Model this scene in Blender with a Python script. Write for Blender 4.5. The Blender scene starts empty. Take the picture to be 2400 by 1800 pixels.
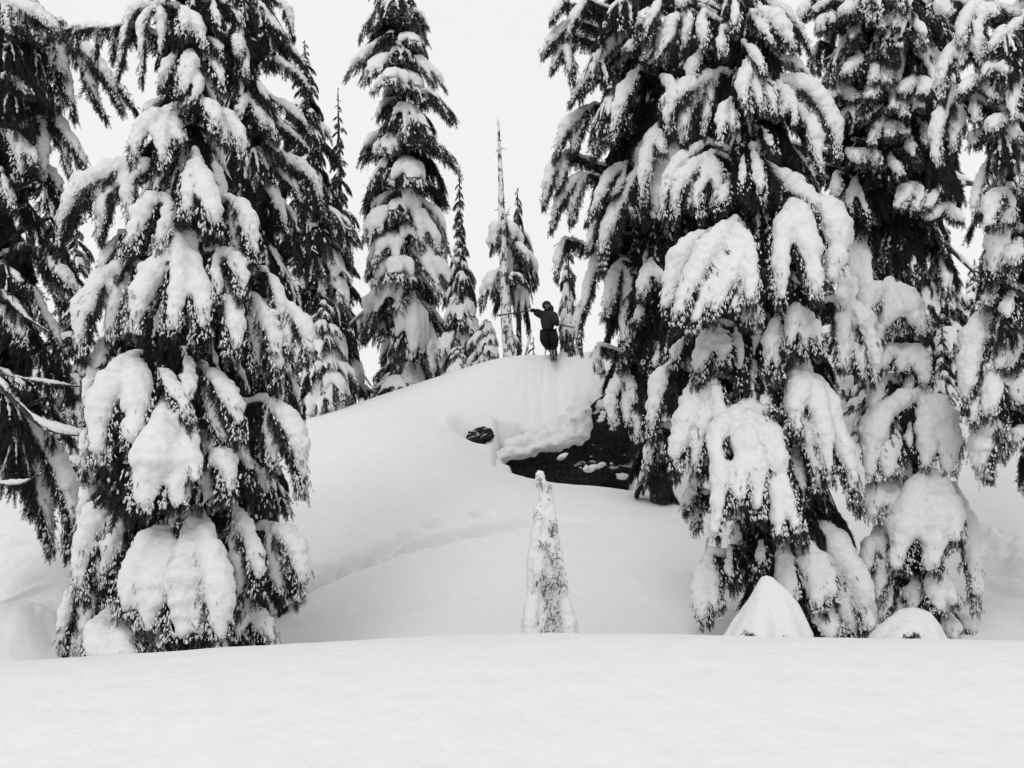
import bpy, bmesh, math, random
import numpy as np
from mathutils import Vector, Matrix, noise as mnoise
random.seed(7)
RNG = np.random.default_rng(11)
S = bpy.context.scene
C = S.collection

# ---------------------------------------------------------------- camera, sky, sun, exposure
EYE = 1.5
PITCH = math.atan(150/2078)
cam_d = bpy.data.cameras.new('camera')
cam = bpy.data.objects.new('camera', cam_d); C.objects.link(cam)
cam.location = (0, 0, EYE)
cam.rotation_euler = (math.pi/2 + PITCH, 0, 0)
cam_d.sensor_width = 36; cam_d.lens = 36*2078/2400
cam_d.clip_start = 0.05; cam_d.clip_end = 2000
S.camera = cam

SUN_EL, SUN_AZ = math.radians(42), math.radians(195)     # behind the camera, high, very soft
w = bpy.data.worlds.new('World'); S.world = w; w.use_nodes = True
nt = w.node_tree; nt.nodes.clear()
out = nt.nodes.new('ShaderNodeOutputWorld'); bg = nt.nodes.new('ShaderNodeBackground')
sky = nt.nodes.new('ShaderNodeTexSky'); sky.sky_type = 'NISHITA'; sky.sun_disc = False
sky.sun_elevation = SUN_EL; sky.sun_rotation = SUN_AZ; sky.dust_density = 3.0
bw = nt.nodes.new('ShaderNodeRGBToBW')
mixs = nt.nodes.new('ShaderNodeMix'); mixs.data_type = 'FLOAT'; mixs.inputs[0].default_value = 0.93
mixs.inputs[3].default_value = 9.35                                   # the even cloud layer
tcw = nt.nodes.new('ShaderNodeTexCoord'); nzw = nt.nodes.new('ShaderNodeTexNoise')
nzw.inputs['Scale'].default_value = 2.2; nzw.inputs['Detail'].default_value = 4
mrw = nt.nodes.new('ShaderNodeMapRange'); mrw.inputs[3].default_value = 0.975; mrw.inputs[4].default_value = 1.03
mul = nt.nodes.new('ShaderNodeMath'); mul.operation = 'MULTIPLY'
L = nt.links.new
L(sky.outputs[0], bw.inputs[0]); L(bw.outputs[0], mixs.inputs[2])
L(tcw.outputs['Generated'], nzw.inputs['Vector']); L(nzw.outputs[0], mrw.inputs[0])
L(mixs.outputs[0], mul.inputs[0]); L(mrw.outputs[0], mul.inputs[1])
L(mul.outputs[0], bg.inputs[0]); bg.inputs[1].default_value = 0.1
L(bg.outputs[0], out.inputs[0])
sd = bpy.data.lights.new('sun', 'SUN'); sd.energy = 0.86; sd.angle = math.radians(22)
sun = bpy.data.objects.new('sun', sd); C.objects.link(sun)
sun.rotation_euler = Vector((-math.sin(SUN_AZ)*math.cos(SUN_EL)*-1, math.cos(SUN_AZ)*math.cos(SUN_EL), math.sin(SUN_EL))).to_track_quat('Z', 'Y').to_euler()
S.view_settings.view_transform = 'Standard'; S.view_settings.look = 'None'
S.view_settings.exposure = 0.0; S.view_settings.gamma = 1; S.view_settings.use_curve_mapping = False
S.render.engine = 'CYCLES'
try: S.cycles.max_bounces = 6; S.cycles.diffuse_bounces = 4
except Exception: pass

# ---------------------------------------------------------------- helpers
K = 1.085                                   # notes on the photograph were taken on a 2212 px wide copy
def at(x, y, d):
    """world point on the sight line of photo point (x, y) at distance d straight ahead"""
    u = (x*K - 1200)/2078.0; v = (900 - y*K)/2078.0
    c, s = math.cos(PITCH), math.sin(PITCH)
    fy, fz = c - v*s, s + v*c
    return np.array([u/fy*d, d, EYE + fz/fy*d])
def link(o, parent=None):
    C.objects.link(o)
    if parent is not None: o.parent = parent
    return o
def empty(name, loc, label=None, cat=None, group=None):
    o = bpy.data.objects.new(name, None); o.location = loc; o.empty_display_size = .2
    C.objects.link(o)
    if label: o['label'] = label
    if cat: o['category'] = cat
    if group: o['group'] = group
    return o
def mesh_np(name, v, faces, mats, smooth=True, frost=None, midx=None):
    """v (n,3); faces list of arrays with equal widths or one array"""
    me = bpy.data.meshes.new(name)
    if not isinstance(faces, list): faces = [faces]
    faces = [np.asarray(f, dtype=np.int32) for f in faces if len(f)]
    nl = sum(f.size for f in faces); nf = sum(len(f) for f in faces)
    me.vertices.add(len(v)); me.vertices.foreach_set('co', np.asarray(v, dtype=np.float32).ravel())
    me.loops.add(nl); me.loops.foreach_set('vertex_index', np.concatenate([f.ravel() for f in faces]))
    me.polygons.add(nf)
    tot = np.concatenate([np.full(len(f), f.shape[1], dtype=np.int32) for f in faces])
    st = np.concatenate([[0], np.cumsum(tot)[:-1]]).astype(np.int32)
    me.polygons.foreach_set('loop_start', st)
    me.polygons.foreach_set('use_smooth', np.full(nf, smooth))
    if midx is not None: me.polygons.foreach_set('material_index', np.asarray(midx, dtype=np.int32))
    for m in (mats if isinstance(mats, (list, tuple)) else [mats]): me.materials.append(m)
    if frost is not None:
        a = me.attributes.new('frost', 'FLOAT', 'POINT'); a.data.foreach_set('value', np.asarray(frost, dtype=np.float32))
    me.update(calc_edges=True); me.validate()
    return me
def vnoise(p, scale, seed=0.0):
    """cheap smooth value noise in numpy, -1..1"""
    q = p*scale + seed*17.13
    i = np.floor(q).astype(np.int64); f = q - i; f = f*f*(3-2*f)
    def h(a, b, c):
        n = (a*73856093) ^ (b*19349663) ^ (c*83492791)
        n = (n ^ (n >> 13))*1274126177
        n = n ^ (n >> 16)
        return (n & 0xffff)/32767.5 - 1
    x, y, z = i[:, 0], i[:, 1], i[:, 2]; fx, fy, fz = f[:, 0], f[:, 1], f[:, 2]
    r = 0
    for dx in (0, 1):
        for dy in (0, 1):
            for dz in (0, 1):
                wgt = (fx if dx else 1-fx)*(fy if dy else 1-fy)*(fz if dz else 1-fz)
                r = r + wgt*h(x+dx, y+dy, z+dz)
    return r
def fbm(p, scale, octs=4, seed=0.0):
    r = 0; a = 1; t = 0
    for k in range(octs):
        r = r + a*vnoise(p, scale*2**k, seed+k*3.7); t += a; a *= .5
    return r/t
def bez(p0, p1, p2, p3, t):
    t = np.asarray(t)[:, None]
    return (1-t)**3*p0 + 3*(1-t)**2*t*p1 + 3*(1-t)*t*t*p2 + t**3*p3
UP = np.array([0, 0, 1.0])
def nrm(a):
    return a/np.maximum(np.linalg.norm(a, axis=-1, keepdims=True), 1e-9)
def frames(P, outd):
    T = np.gradient(P, axis=0); T = nrm(T)
    ref = nrm(UP*.85 + outd*.6)[None, :]
    N = nrm(ref - (T*ref).sum(1, keepdims=True)*T + 1e-5)
    B = np.cross(T, N)
    return T, N, B
def tube(P, R, sides=8, outd=np.array([0, 1.0, 0]), wide=1.0, thick=1.0):
    """closed tube; returns verts, quads, tris"""
    T, N, B = frames(P, outd)
    a = np.linspace(0, 2*np.pi, sides, endpoint=False)
    wide = np.broadcast_to(wide, len(P))[:, None, None]; thick = np.broadcast_to(thick, len(P))[:, None, None]
    ring = P[:, None, :] + R[:, None, None]*(np.cos(a)[None, :, None]*B[:, None, :]*wide + np.sin(a)[None, :, None]*N[:, None, :]*thick)
    v = ring.reshape(-1, 3); n = len(P)
    i = np.arange(n-1)[:, None]*sides; j = np.arange(sides)[None, :]; j2 = (j+1) % sides
    q = np.stack([i+j, i+j2, i+sides+j2, i+sides+j], -1).reshape(-1, 4)
    v = np.vstack([v, P[0] - T[0]*R[0]*.5, P[-1] + T[-1]*R[-1]*.8])
    c0, c1 = n*sides, n*sides+1
    k = np.arange(sides)
    t1 = np.stack([np.full(sides, c0), (k+1) % sides, k], -1)
    b = (n-1)*sides
    t2 = np.stack([np.full(sides, c1), b+k, b+(k+1) % sides], -1)
    return v, q, np.vstack([t1, t2])
class Acc:
    def __init__(s): s.v = []; s.q = []; s.t = []; s.n = 0; s.fr = []
    def add(s, v, q=None, t=None, fr=0.0):
        s.v.append(v)
        if q is not None and len(q): s.q.append(np.asarray(q)+s.n)
        if t is not None and len(t): s.t.append(np.asarray(t)+s.n)
        s.fr.append(np.broadcast_to(np.asarray(fr, dtype=float), (len(v),)))
        s.n += len(v)
    def mesh(s, name, mats, smooth=True, frost=False):
        f = []
        if s.q: f.append(np.vstack(s.q))
        if s.t: f.append(np.vstack(s.t))
        return mesh_np(name, np.vstack(s.v), f, mats, smooth, np.concatenate(s.fr) if frost else None)

# ---------------------------------------------------------------- materials
def mat(name):
    m = bpy.data.materials.new(name); m.use_nodes = True
    n = m.node_tree.nodes; b = n['Principled BSDF']
    b.inputs['Specular IOR Level'].default_value = 0.15
    return m, m.node_tree, n, b
def node(t, typ, **kw):
    n = t.nodes.new(typ)
    for k, v in kw.items(): n.inputs[k].default_value = v
    return n
def grey(v): return (v, v, v, 1)
def snow_material(name, base=.82, fine=60, mid=9, d1=.5, d2=.35, dist=.012):
    m, t, n, b = mat(name); l = t.links.new
    tc = t.nodes.new('ShaderNodeTexCoord')
    a = node(t, 'ShaderNodeTexNoise', Scale=fine, Detail=3.0); a2 = node(t, 'ShaderNodeTexNoise', Scale=mid, Detail=5.0, Roughness=.6)
    l(tc.outputs['Object'], a.inputs['Vector']); l(tc.outputs['Object'], a2.inputs['Vector'])
    b1 = node(t, 'ShaderNodeBump', Strength=d1, Distance=dist*.5); b2 = node(t, 'ShaderNodeBump', Strength=d2, Distance=dist*4)
    l(a.outputs[0], b1.inputs['Height']); l(a2.outputs[0], b2.inputs['Height']); l(b2.outputs[0], b1.inputs['Normal'])
    l(b1.outputs[0], b.inputs['Normal'])
    mr = t.nodes.new('ShaderNodeMapRange'); mr.inputs[1].default_value = .3; mr.inputs[2].default_value = .7
    mr.inputs[3].default_value = base-.025; mr.inputs[4].default_value = base+.015
    l(a2.outputs[0], mr.inputs[0]); l(mr.outputs[0], b.inputs['Base Color'])
    b.inputs['Roughness'].default_value = .75
    return m
M_SNOW = snow_material('bough_snow', .74, 60, 16, .6, .5, .012)
M_GROUND = snow_material('ground_snow', .775, 38, 5.0, .45, .35, .013)

def foliage_material():
    m, t, n, b = mat('needles'); l = t.links.new
    at_ = t.nodes.new('ShaderNodeAttribute'); at_.attribute_name = 'frost'
    ge = t.nodes.new('ShaderNodeNewGeometry'); sx = t.nodes.new('ShaderNodeSeparateXYZ')
    l(ge.outputs['Normal'], sx.inputs[0])
    nz = node(t, 'ShaderNodeTexNoise', Scale=15.0, Detail=3.0); l(ge.outputs['Position'], nz.inputs['Vector'])
    m1 = t.nodes.new('ShaderNodeMath'); m1.operation = 'MULTIPLY_ADD'; l(sx.outputs[2], m1.inputs[0]); m1.inputs[1].default_value = .22
    l(at_.outputs['Fac'], m1.inputs[2])
    m2 = t.nodes.new('ShaderNodeMath'); m2.operation = 'ADD'; l(m1.outputs[0], m2.inputs[0]); l(nz.outputs[0], m2.inputs[1])
    mr = t.nodes.new('ShaderNodeMapRange'); mr.inputs[1].default_value = .97; mr.inputs[2].default_value = 1.10
    l(m2.outputs[0], mr.inputs[0])
    mx = t.nodes.new('ShaderNodeMix'); mx.data_type = 'RGBA'; l(mr.outputs[0], mx.inputs[0])
    n2 = node(t, 'ShaderNodeTexNoise', Scale=6.0); l(ge.outputs['Position'], n2.inputs['Vector'])
    r2 = t.nodes.new('ShaderNodeMapRange'); r2.inputs[3].default_value = .010; r2.inputs[4].default_value = .034; l(n2.outputs[0], r2.inputs[0])
    l(r2.outputs[0], mx.inputs[6]); mx.inputs[7].default_value = grey(.80)
    l(mx.outputs[2], b.inputs['Base Color']); b.inputs['Roughness'].default_value = .8
    return m
M_FOL = foliage_material()
def bark_material(name, cover=.5, dark=.035):
    m, t, n, b = mat(name); l = t.links.new
    tc = t.nodes.new('ShaderNodeTexCoord'); mp = t.nodes.new('ShaderNodeMapping'); mp.inputs['Scale'].default_value = (1, 1, .22)
    l(tc.outputs['Object'], mp.inputs[0])
    a = node(t, 'ShaderNodeTexNoise', Scale=30.0, Detail=5.0, Roughness=.7); l(mp.outputs[0], a.inputs['Vector'])
    c = node(t, 'ShaderNodeTexNoise', Scale=9.0, Detail=5.0, Roughness=.65)
    mp2 = t.nodes.new('ShaderNodeMapping'); mp2.inputs['Scale'].default_value = (1, 1, .5); l(tc.outputs['Object'], mp2.inputs[0]); l(mp2.outputs[0], c.inputs['Vector'])
    r = t.nodes.new('ShaderNodeMapRange'); r.inputs[1].default_value = .62-cover*.3; r.inputs[2].default_value = .70-cover*.3
    l(c.outputs[0], r.inputs[0])
    rr = t.nodes.new('ShaderNodeMapRange'); rr.inputs[1].default_value = .35; rr.inputs[2].default_value = .65; rr.inputs[3].default_value = dark*.35; rr.inputs[4].default_value = dark*2.4
    l(a.outputs[0], rr.inputs[0])
    mx = t.nodes.new('ShaderNodeMix'); mx.data_type = 'RGBA'; l(r.outputs[0], mx.inputs[0]); l(rr.outputs[0], mx.inputs[6]); mx.inputs[7].default_value = grey(.78)
    l(mx.outputs[2], b.inputs['Base Color'])
    bp = node(t, 'ShaderNodeBump', Strength=.9, Distance=.02); l(a.outputs[0], bp.inputs['Height']); l(bp.outputs[0], b.inputs['Normal'])
    b.inputs['Roughness'].default_value = .9
    return m
M_BARK = bark_material('bark', .22); M_BARK_SNOWY = bark_material('snow_plastered_bark', .62, .05)
def rock_material():
    m, t, n, b = mat('dark_rock'); l = t.links.new
    ge = t.nodes.new('ShaderNodeNewGeometry'); sx = t.nodes.new('ShaderNodeSeparateXYZ'); l(ge.outputs['Normal'], sx.inputs[0])
    a = node(t, 'ShaderNodeTexNoise', Scale=3.2, Detail=6.0, Roughness=.65); l(ge.outputs['Position'], a.inputs['Vector'])
    m1 = t.nodes.new('ShaderNodeMath'); m1.operation = 'MULTIPLY_ADD'; l(sx.outputs[2], m1.inputs[0]); m1.inputs[1].default_value = .75; l(a.outputs[0], m1.inputs[2])
    r = t.nodes.new('ShaderNodeMapRange'); r.inputs[1].default_value = 1.08; r.inputs[2].default_value = 1.16; l(m1.outputs[0], r.inputs[0])
    c = node(t, 'ShaderNodeTexNoise', Scale=14.0, Detail=6.0, Roughness=.7); l(ge.outputs['Position'], c.inputs['Vector'])
    rr = t.nodes.new('ShaderNodeMapRange'); rr.inputs[1].default_value = .4; rr.inputs[2].default_value = .7; rr.inputs[3].default_value = .006; rr.inputs[4].default_value = .06
    l(c.outputs[0], rr.inputs[0])
    mx = t.nodes.new('ShaderNodeMix'); mx.data_type = 'RGBA'; l(r.outputs[0], mx.inputs[0]); l(rr.outputs[0], mx.inputs[6]); mx.inputs[7].default_value = grey(.72)
    l(mx.outputs[2], b.inputs['Base Color']); b.inputs['Roughness'].default_value = .85
    bp = node(t, 'ShaderNodeBump', Strength=1.0, Distance=.10); l(c.outputs[0], bp.inputs['Height']); l(bp.outputs[0], b.inputs['Normal'])
    return m
M_ROCK = rock_material()
def plain(name, v, rough=.7, nscale=20, var=.3):
    m, t, n, b = mat(name); l = t.links.new
    ge = t.nodes.new('ShaderNodeTexCoord'); a = node(t, 'ShaderNodeTexNoise', Scale=nscale, Detail=3.0); l(ge.outputs['Object'], a.inputs['Vector'])
    r = t.nodes.new('ShaderNodeMapRange'); r.inputs[3].default_value = v*(1-var); r.inputs[4].default_value = v*(1+var); l(a.outputs[0], r.inputs[0])
    l(r.outputs[0], b.inputs['Base Color']); b.inputs['Roughness'].default_value = rough
    return m

# ---------------------------------------------------------------- the snow ground
CP = []            # control points x, d, z
def cp(x, y, d, dz=0):
    p = at(x, y, d); CP.append((p[0], d, p[2]+dz))
LIP = [(-300, 1470), (0, 1442), (200, 1425), (600, 1402), (900, 1387), (1130, 1378), (1500, 1380), (1900, 1387), (2212, 1393), (2500, 1405)]
for x, y in LIP:
    cp(x, y, 7.0)
    p = at(x, y, 7.0)
    CP.append((p[0]*.55, 3.5, p[2]*.8+.03)); CP.append((p[0]*.2, 0.0, p[2]*.3+.02))
    CP.append((p[0]*1.1, 7.9, p[2]-.42)); CP.append((p[0]*1.3, 9.6, p[2]-.95))
for x in (-200, 300, 700, 900, 1100, 1300, 1500, 1900, 2200, 2500): cp(x, 1405, 11.5, .12 if x > 650 else -.05)
for x, y, d in [(700, 1300, 13), (700, 1180, 16), (650, 1050, 19.5), (640, 912, 24), (640, 860, 24, ), ]:
    if (y == 860): continue
    cp(x, y, d)
for a in [(900, 1270, 13.5), (900, 1130, 16.5), (900, 1000, 20), (870, 900, 23), (790, 875, 24.3), (950, 828, 25), (1100, 780, 25.4), (1195, 772, 25.6), (1240, 771, 25.5), (1330, 765, 25.5), (1420, 750, 25.5),
          (1100, 1280, 13.5), (1100, 1150, 16), (1060, 1060, 18.6), (980, 962, 21.3), (1020, 1000, 20.7), (1075, 1022, 20.4), (1180, 1046, 20.2), (1300, 1056, 20.0), (1460, 1080, 19.6),
          (1350, 1280, 13.5), (1330, 1170, 16), (1320, 1100, 18.2), (1480, 1200, 15.5), (1600, 1250, 14), (1600, 1120, 18),
          (1000, 880, 23.6), (1060, 930, 22.9), (1120, 850, 24.3), (1190, 940, 23.5), (1250, 880, 24.0), (1190, 800, 25.1), (1300, 850, 24.2), (1340, 900, 23.9), (1400, 850, 24.5),
          (1550, 900, 25), (1650, 800, 29), (1850, 1000, 24), (1850, 850, 30), (1850, 1130, 19), (1850, 1270, 15), (2000, 1330, 13.5), (2050, 1150, 17),
          (2200, 1300, 12.5), (2200, 1170, 15), (2200, 1040, 17.5), (2200, 930, 21), (2120, 850, 27), (2300, 900, 25), (2000, 820, 30), (1800, 800, 36), (2100, 770, 38),
          (0, 1300, 10.8), (0, 1180, 14), (100, 1140, 16), (0, 1090, 18), (160, 1060, 20), (60, 1050, 24), (350, 1000, 22), (350, 1200, 14), (500, 960, 23.4), (-300, 1100, 17), (-300, 1000, 25)]:
    cp(*a)
for x, z, d in [(-14, .6, 32), (-7, 1.0, 32), (0, 2.2, 32), (6, 2.6, 32), (-3.5, 3.0, 28), (2, 3.1, 28.5), (-9, .9, 28), (-15, -1.5, 45), (0, 0, 45), (8, 4, 40), (15, 5.0, 42), (26, 4.5, 45), (20, 4, 30), (-20, 0, 30), (-16, 0, 12), (16, 0, 12), (-12, 0, 2), (12, 0, 2), (22, 1.2, 18), (-22, .5, 20)]:
    CP.append((x, d, z))
CP = np.array(CP)
def tps(r2): return .5*r2*np.log(r2+1e-9)
def tps_fit(P):
    n = len(P); X = P[:, :2]/10
    r2 = ((X[:, None]-X[None])**2).sum(-1)
    A = tps(r2) + np.eye(n)*1e-4
    Q = np.hstack([np.ones((n, 1)), X]); M = np.block([[A, Q], [Q.T, np.zeros((3, 3))]])
    return X, np.linalg.solve(M, np.concatenate([P[:, 2], np.zeros(3)]))
TX, TW = tps_fit(CP)
def px_of(x, d): return (x/d*2078/1.0026*1.0 + 1200)/K     # photo column of a ground point (nearly)
def seg_dist(p, A, B):
    ab = B-A; t = np.clip(((p-A)@ab)/(ab@ab), 0, 1)
    q = A + t[:, None]*ab
    dlt = p-q
    side = np.sign(ab[0]*dlt[:, 1]-ab[1]*dlt[:, 0])
    return np.hypot(dlt[:, 0], dlt[:, 1]), side, t
# d of the swell's edge and of the foot of the rock, against the photo column
SW_X = [960, 1000, 1075, 1180, 1300, 1400, 1500]; SW_D = [21.9, 21.3, 20.75, 20.5, 20.3, 20.2, 20.1]
def sstep(a, b, x):
    t = np.clip((x-a)/(b-a), 0, 1); return t*t*(3-2*t)
TRACK = None
def height(x, d, detail=True):
    x = np.asarray(x, float).ravel(); d = np.asarray(d, float).ravel()
    z = np.empty(len(x))
    for s in range(0, len(x), 20000):
        X = np.stack([x[s:s+20000], d[s:s+20000]], -1)/10
        r2 = ((X[:, None]-TX[None])**2).sum(-1)
        z[s:s+20000] = tps(r2)@TW[:len(TX)] + TW[-3] + X@TW[-2:]
    far = np.maximum(np.hypot(x, d-15)-32, 0)
    bl = sstep(0, 22, far)
    z = z*(1-bl) + bl*(-1.0-.05*far + 5*sstep(-5, 40, x)*np.exp(-far/90))
    back = sstep(1.0, -6, d); z = z*(1-back) + back*np.clip(z, -1, .6)
    if not detail: return z
    P = np.stack([x, d, 0*x], -1)
    z += .006*fbm(P*np.array([1, 2.2, 1]), 2.5, 3, 41)*sstep(1.5, 4, d) + .010*np.maximum(fbm(P, 1.3, 3, 44)-.25, 0)
    z += .035*vnoise(P, .45, 3)*sstep(5.5, 12, d) + .012*vnoise(P, 1.4, 4)*sstep(4, 12, d) + .015*vnoise(P, .35, 9)
    # pit in front of the rock
    dd = np.maximum(d, .5); px = px_of(x, dd)
    sw = np.interp(px, SW_X, SW_D)
    face = np.interp(px, [1040, 1075, 1190, 1225, 1262, 1330, 1400], [22.6, 23.2, 23.5, 23.65, 24.05, 24.6, 24.9])
    m = sstep(1060, 1125, px)*(1-sstep(1345, 1375, px))
    pit = sstep(sw, sw+.35, d)*(1-sstep(face+.02, face+.15, d))*m
    z -= pit*np.maximum(z + .35, 0)
    # wind-packed flutes and slide marks on the face above the rock
    fm = sstep(1090, 1200, px)*(1-sstep(1340, 1400, px))*sstep(face, face+.3, d)*(1-sstep(25.2, 25.8, d))
    P2 = np.stack([x*5, d*.5, 0*x], -1)
    z += fm*(.10*fbm(P2*np.array([1.5, 1, 1]), 1.0, 3, 5) + .05*np.abs(vnoise(P, 3.0, 6)))
    z += .05*fbm(P, 3.0, 3, 8)*sstep(1040, 1150, px)*(1-sstep(1400, 1450, px))*sstep(22.6, 23.0, d)*(1-sstep(26, 26.5, d))
    # small hollow to the left of the rock
    c = at(1035, 945, 22.9); r = np.hypot((x-c[0]+.12*vnoise(P, 1.6, 14))/.55, (d-22.7+.12*vnoise(P, 1.9, 15))/.42)
    z -= .34*np.exp(-r**2*.9)
    z += .12*np.exp(-((r-1.35)/.35)**2)*sstep(22.3, 23.0, d)*(1+vnoise(P, 2.5, 16))
    # ski track with a shaded step, footprints above it
    G = np.stack([x, d], -1)
    tr = [at(560, 1262, 12.9), at(650, 1232, 13.75), at(740, 1196, 14.6), at(830, 1168, 15.3), at(960, 1146, 15.9), at(1100, 1120, 16.6), at(1200, 1100, 17.1), at(1300, 1098, 17.4)]
    best = np.full(len(x), 9.0); sd_ = np.zeros(len(x))
    near = (np.abs(x+3.0) < 9) & (d > 11) & (d < 19)
    if near.any():
        g = G[near]; b = best[near]; s_ = sd_[near]; al = np.zeros(len(g))
        for k in range(len(tr)-1):
            A = np.array([tr[k][0], tr[k][1]]); B = np.array([tr[k+1][0], tr[k+1][1]])
            dist, side, t = seg_dist(g, A, B)
            u = dist < b; b[u] = dist[u]; s_[u] = side[u]; al[u] = (k+t[u])/(len(tr)-1)
        sdist = b*s_
        wob = .05*vnoise(P[near], 2.5, 2)
        q = sdist + wob
        amp = (1-sstep(.6, 1.0, al))
        z[near] += amp*(-.34*sstep(-.40, -.18, q)*(1-sstep(-.02, .10, q)) + .035*np.exp(-((q+.62)/.16)**2)*(1+vnoise(P[near], 9, 3)))
        z[near] += amp*.02*vnoise(P[near], 8, 5)*np.exp(-((q+.45)/.5)**2)
    for fx, fy, fd in [(770, 1180, 15.05), (820, 1166, 15.45), (845, 1157, 15.7), (883, 1149, 16.0), (938, 1130, 16.5), (1045, 1120, 17.0), (705, 1191, 14.6)]:
        f = at(fx, fy, fd); r = ((x-f[0])/.21)**2 + ((d-fd)/.19)**2
        z -= .22*np.exp(-r*r)
    # churned strip on the right slope
    A = at(2070, 1118, 16.9)[:2]; B = at(2300, 1285, 12.9)[:2]
    dist, side, t = seg_dist(G, A, B)
    cm = np.exp(-(dist/.38)**2)
    z += cm*(.30*fbm(P, 4.0, 3, 12) + .03)
    A = at(2100, 1210, 14.2)[:2]; B = at(2300, 1330, 11.8)[:2]
    dist, side, t = seg_dist(G, A, B); z -= .06*np.exp(-(dist/.12)**2)
    # trodden, broken snow at the left
    lm = sstep(260, 140, px)*sstep(9.5, 11, d)*(1-sstep(15, 17, d))
    z += lm*.14*fbm(P, 2.2, 4, 21)
    # lumps of the far slope at the right
    rm = sstep(1700, 1800, px)*sstep(23, 27, d)*(1-sstep(40, 44, d))
    z += rm*.22*np.abs(fbm(P, .9, 3, 31))
    return z
def ground_z(x, d): return float(height([x], [d], False)[0])

def build_ground():
    a = np.concatenate([np.radians(np.linspace(-180, -50, 26, endpoint=False)), np.radians(np.linspace(-50, -36, 30, endpoint=False)),
                        np.radians(np.linspace(-36, 36, 620, endpoint=False)), np.radians(np.linspace(36, 50, 30, endpoint=False)), np.radians(np.linspace(50, 180, 26, endpoint=False))])
    r = np.concatenate([[.15, .6, 1.2], np.linspace(1.8, 7.6, 60, endpoint=False), np.linspace(7.6, 12.5, 36, endpoint=False), np.linspace(12.5, 18, 78, endpoint=False), np.linspace(18, 20.2, 18, endpoint=False),
                        np.linspace(20.2, 26.6, 120, endpoint=False), np.linspace(26.6, 46, 60, endpoint=False), np.geomspace(46, 900, 26)])
    A, R = np.meshgrid(a, r)
    x = np.sin(A)*R; d = np.cos(A)*R
    # rows follow straight-ahead distance inside the view so that ridges run along them
    z = height(x, d).reshape(A.shape)
    v = np.stack([x, d, z], -1).reshape(-1, 3)
    n, mm = len(r), len(a)
    i = np.arange(n-1)[:, None]*mm; j = np.arange(mm)[None, :]; j2 = (j+1) % mm
    q = np.stack([i+j, i+j2, i+mm+j2, i+mm+j], -1).reshape(-1, 4)
    q = q[:, ::-1]
    v = np.vstack([v, [0, 0, v[:mm, 2].mean()]])
    t = np.stack([np.full(mm, len(v)-1), np.arange(mm), (np.arange(mm)+1) % mm], -1)[:, ::-1]
    me = mesh_np('snow_ground', v, [q, t], M_GROUND)
    o = link(bpy.data.objects.new('snow_ground', me)); o['kind'] = 'structure'
    bm = bmesh.new(); bm.from_mesh(me); bm.normal_update()
    up = sum(f.normal.z for f in bm.faces)
    if up < 0: bmesh.ops.reverse_faces(bm, faces=bm.faces)
    bm.to_mesh(me); bm.free()
build_ground()

# ---------------------------------------------------------------- snow shapes by voxel union (made in one go, see bake_snow)
PENDING = []
ICO = None
def ico(level):
    bm = bmesh.new(); bmesh.ops.create_icosphere(bm, subdivisions=level, radius=1)
    v = np.array([q.co[:] for q in bm.verts]); f = np.array([[k.index for k in p.verts] for p in bm.faces]); bm.free()
    return v, f
ICO1 = ico(1); ICO2 = ico(2)
def drops(acc, pts, dirs, rad, ln_, rng):
    v, f = ICO1
    dirs = nrm(dirs)
    for p, d_, r, l_ in zip(pts, dirs, rad, ln_):
        k = v*(1+.22*rng.standard_normal((len(v), 1)).clip(-1, 1))*r
        ax_ = (k@d_)[:, None]*d_
        acc.add(p + k + ax_*(l_/r-1), None, f)
def blobs(acc, pts, rad, rng, flat=.7, base=ICO1):
    v, f = base
    for p, r in zip(pts, rad):
        k = v*(1+.28*rng.standard_normal((len(v), 1)).clip(-1, 1))*r*np.array([1, 1, flat])*(.8+.4*rng.random(3))
        acc.add(k+p, None, f)

# ---------------------------------------------------------------- sprays of needles
def spray_template(kind):
    rg = np.random.default_rng(kind+5)
    V = []; T = []
    def tri(a, b, c): n = len(V); V.extend([a, b, c]); T.append((n, n+1, n+2))
    tri((0, -.035, 0), (0, .035, 0), (1.0, .0, -.02))
    n = 6
    for k in range(n):
        t = .08 + .84*k/n
        for s in (-1, 1):
            t2 = t + rg.uniform(0, .08); ln = (.40-.22*t)*rg.uniform(.7, 1.25); an = rg.uniform(.45, .85)
            bx, by = t2, 0
            tip = (t2+ln*math.cos(an), s*ln*math.sin(an), rg.uniform(-.10, .06))
            tri((t2-.045, 0, 0), (t2+.05, 0, .0), tip)
            mid = (t2+ln*.5*math.cos(an), s*ln*.5*math.sin(an))
            tri((mid[0]-.03, mid[1], 0), (mid[0]+.03, mid[1]+s*.0, 0), (mid[0]+.13, mid[1]+s*.0+rg.uniform(-.02, .1)*s, rg.uniform(-.06, .06)))
    return np.array(V, float), np.array(T)
SPRAYS = [spray_template(k) for k in range(4)]
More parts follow.
